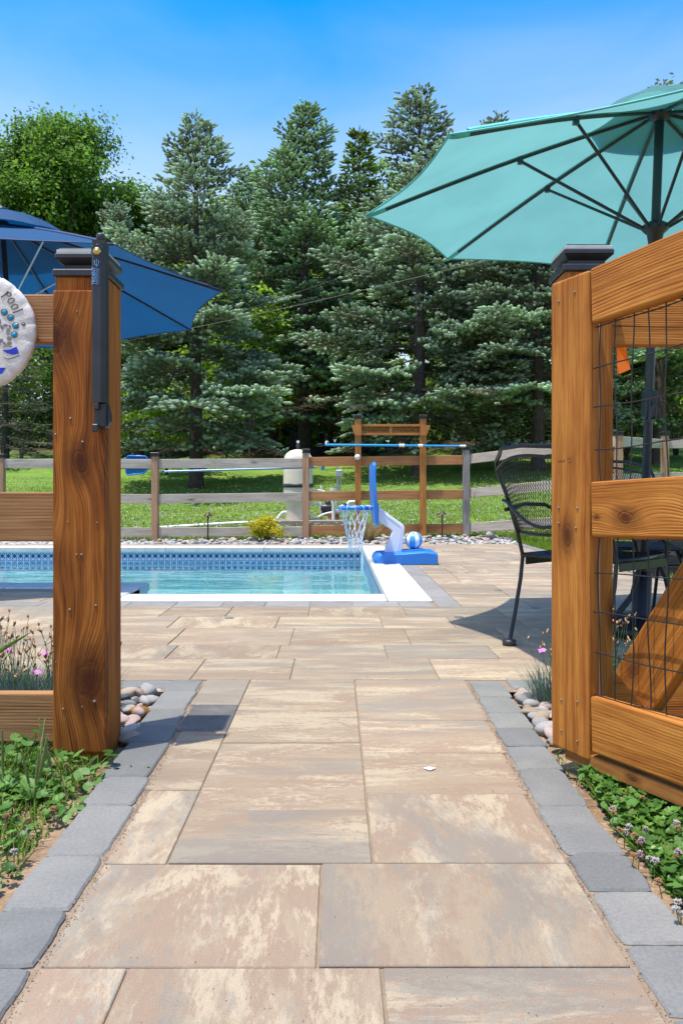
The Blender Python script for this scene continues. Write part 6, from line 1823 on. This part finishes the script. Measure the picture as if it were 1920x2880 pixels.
dianthus(-.98, 2.44, 'clump of dried dianthus with pink flowers left of the latch post', 11, heads=56, pinks=3, r_=.12)
dianthus(-.85, 2.50, 'clump of dianthus with pink flowers close beside the latch post', 12, heads=50, pinks=4, r_=.10)
dianthus(-1.16, 2.55, 'clump of dried dianthus at the left edge of the photo', 13, heads=60, pinks=1, r_=.12)
dianthus(.905, 2.56, 'clump of dried dianthus behind the gate wire', 14, heads=60, pinks=0, r_=.10, h=.21)
dianthus(.735, 2.56, 'little dianthus with one pink flower peeking past the gate stile', 15, n=90, heads=22, pinks=1, r_=.06, h=.20)
dianthus(1.12, 2.58, 'clump of blue-grey dianthus at the right edge behind the brace', 16, heads=40, pinks=0, r_=.12, h=.16)
# single grass blades
e = empty('grass_tuft', (*gp(1492, 1955, -.01), -.02), label='lone green grass tuft among the stones left of the gate', cat='grass tuft')
V, Fc, C = tuft(7, .008, .008, .06, .115, .0022, (np.array([.05, .13, .02]), np.array([.12, .24, .05])), 91, .3); me = np_mesh('blades', V, Fc, C); me.materials.append(M['blade']); link('blades', me, None, e)
e = empty('iris_leaf', tuple(at(-40, 1850, 2.45)), label='single long yellow-green leaf leaning in from the left edge over the dianthus', cat='leaf')
o0 = Vector(e.location); pts = [at(a, b, 2.45) - o0 for a, b in ((-40, 1850), (0, 1830), (45, 1803), (90, 1777))]
m2 = MB(); V = []
for i, p in enumerate(pts):
    w = (.008, .0075, .005, .0003)[i]; V += [p + Vector((-w * .4, 0, w)), p + Vector((0, -.002, 0)), p + Vector((w * .4, 0, -w))]
m2.add(V, [(i * 3 + j, i * 3 + j + 1, i * 3 + j + 4, i * 3 + j + 3) for i in range(3) for j in range(2)], True); m2.build('blade', plain('iris_green', (0.16, 0.24, 0.03), 0.5, var=0.3, scale=80), e)
# grit in the paving joints, crumbs and litter on the bare soil
def litter(nm, smp, n, pal, seed, s0, s1, label, z=.001):
    r2 = np.random.default_rng(seed); xy = smp(n); n = len(xy); k = r2.random((n, 1))
    D = r2.normal(size=(n, 3)); D[:, 2] *= .25; P = np.concatenate([xy, np.full((n, 1), z)], 1)
    V, Fc, C = spindles(P, D, r2.uniform(s0, s1, n), r2.uniform(s0, s1, n) * .35, (pal[0] * (1 - k) + pal[1] * k) * r2.uniform(.7, 1.2, (n, 1)), 1.0)
    me = np_mesh(nm, V, Fc, C); me.materials.append(M['dry']); tag(link(nm, me), label, 'litter', kind='stuff')
def s_path(n):
    y = 1.0 + 3.7 * rg.random(n) ** 1.3; return np.stack([rg.uniform(-1, 1, n) * (.43 + np.maximum(0, y - 2.86) * .9), y], 1)
def s_edge(n):
    y = .9 + 1.9 * rg.random(n); s = np.where(rg.random(n) < .5, -1, 1); e_ = np.array([pe(v) for v in y]); return np.stack([s * (e_ + rg.normal(size=n) * .006), y], 1)
def s_soil(n):
    return np.vstack([near_left(n), near_right(n)])
litter('path_grit', s_path, 420, (np.array([.10, .07, .04]), np.array([.34, .27, .18])), 501, .0012, .0032, 'specks of grit and dry leaf crumbs on the paving')
litter('joint_grit', s_edge, 1500, (np.array([.22, .15, .09]), np.array([.42, .31, .20])), 502, .0015, .0045, 'sandy grit along the path border joints', .0)
litter('soil_litter', s_soil, 2600, (np.array([.13, .08, .04]), np.array([.46, .35, .21])), 503, .004, .016, 'dry crumbs and plant litter on the bare soil', -.027)
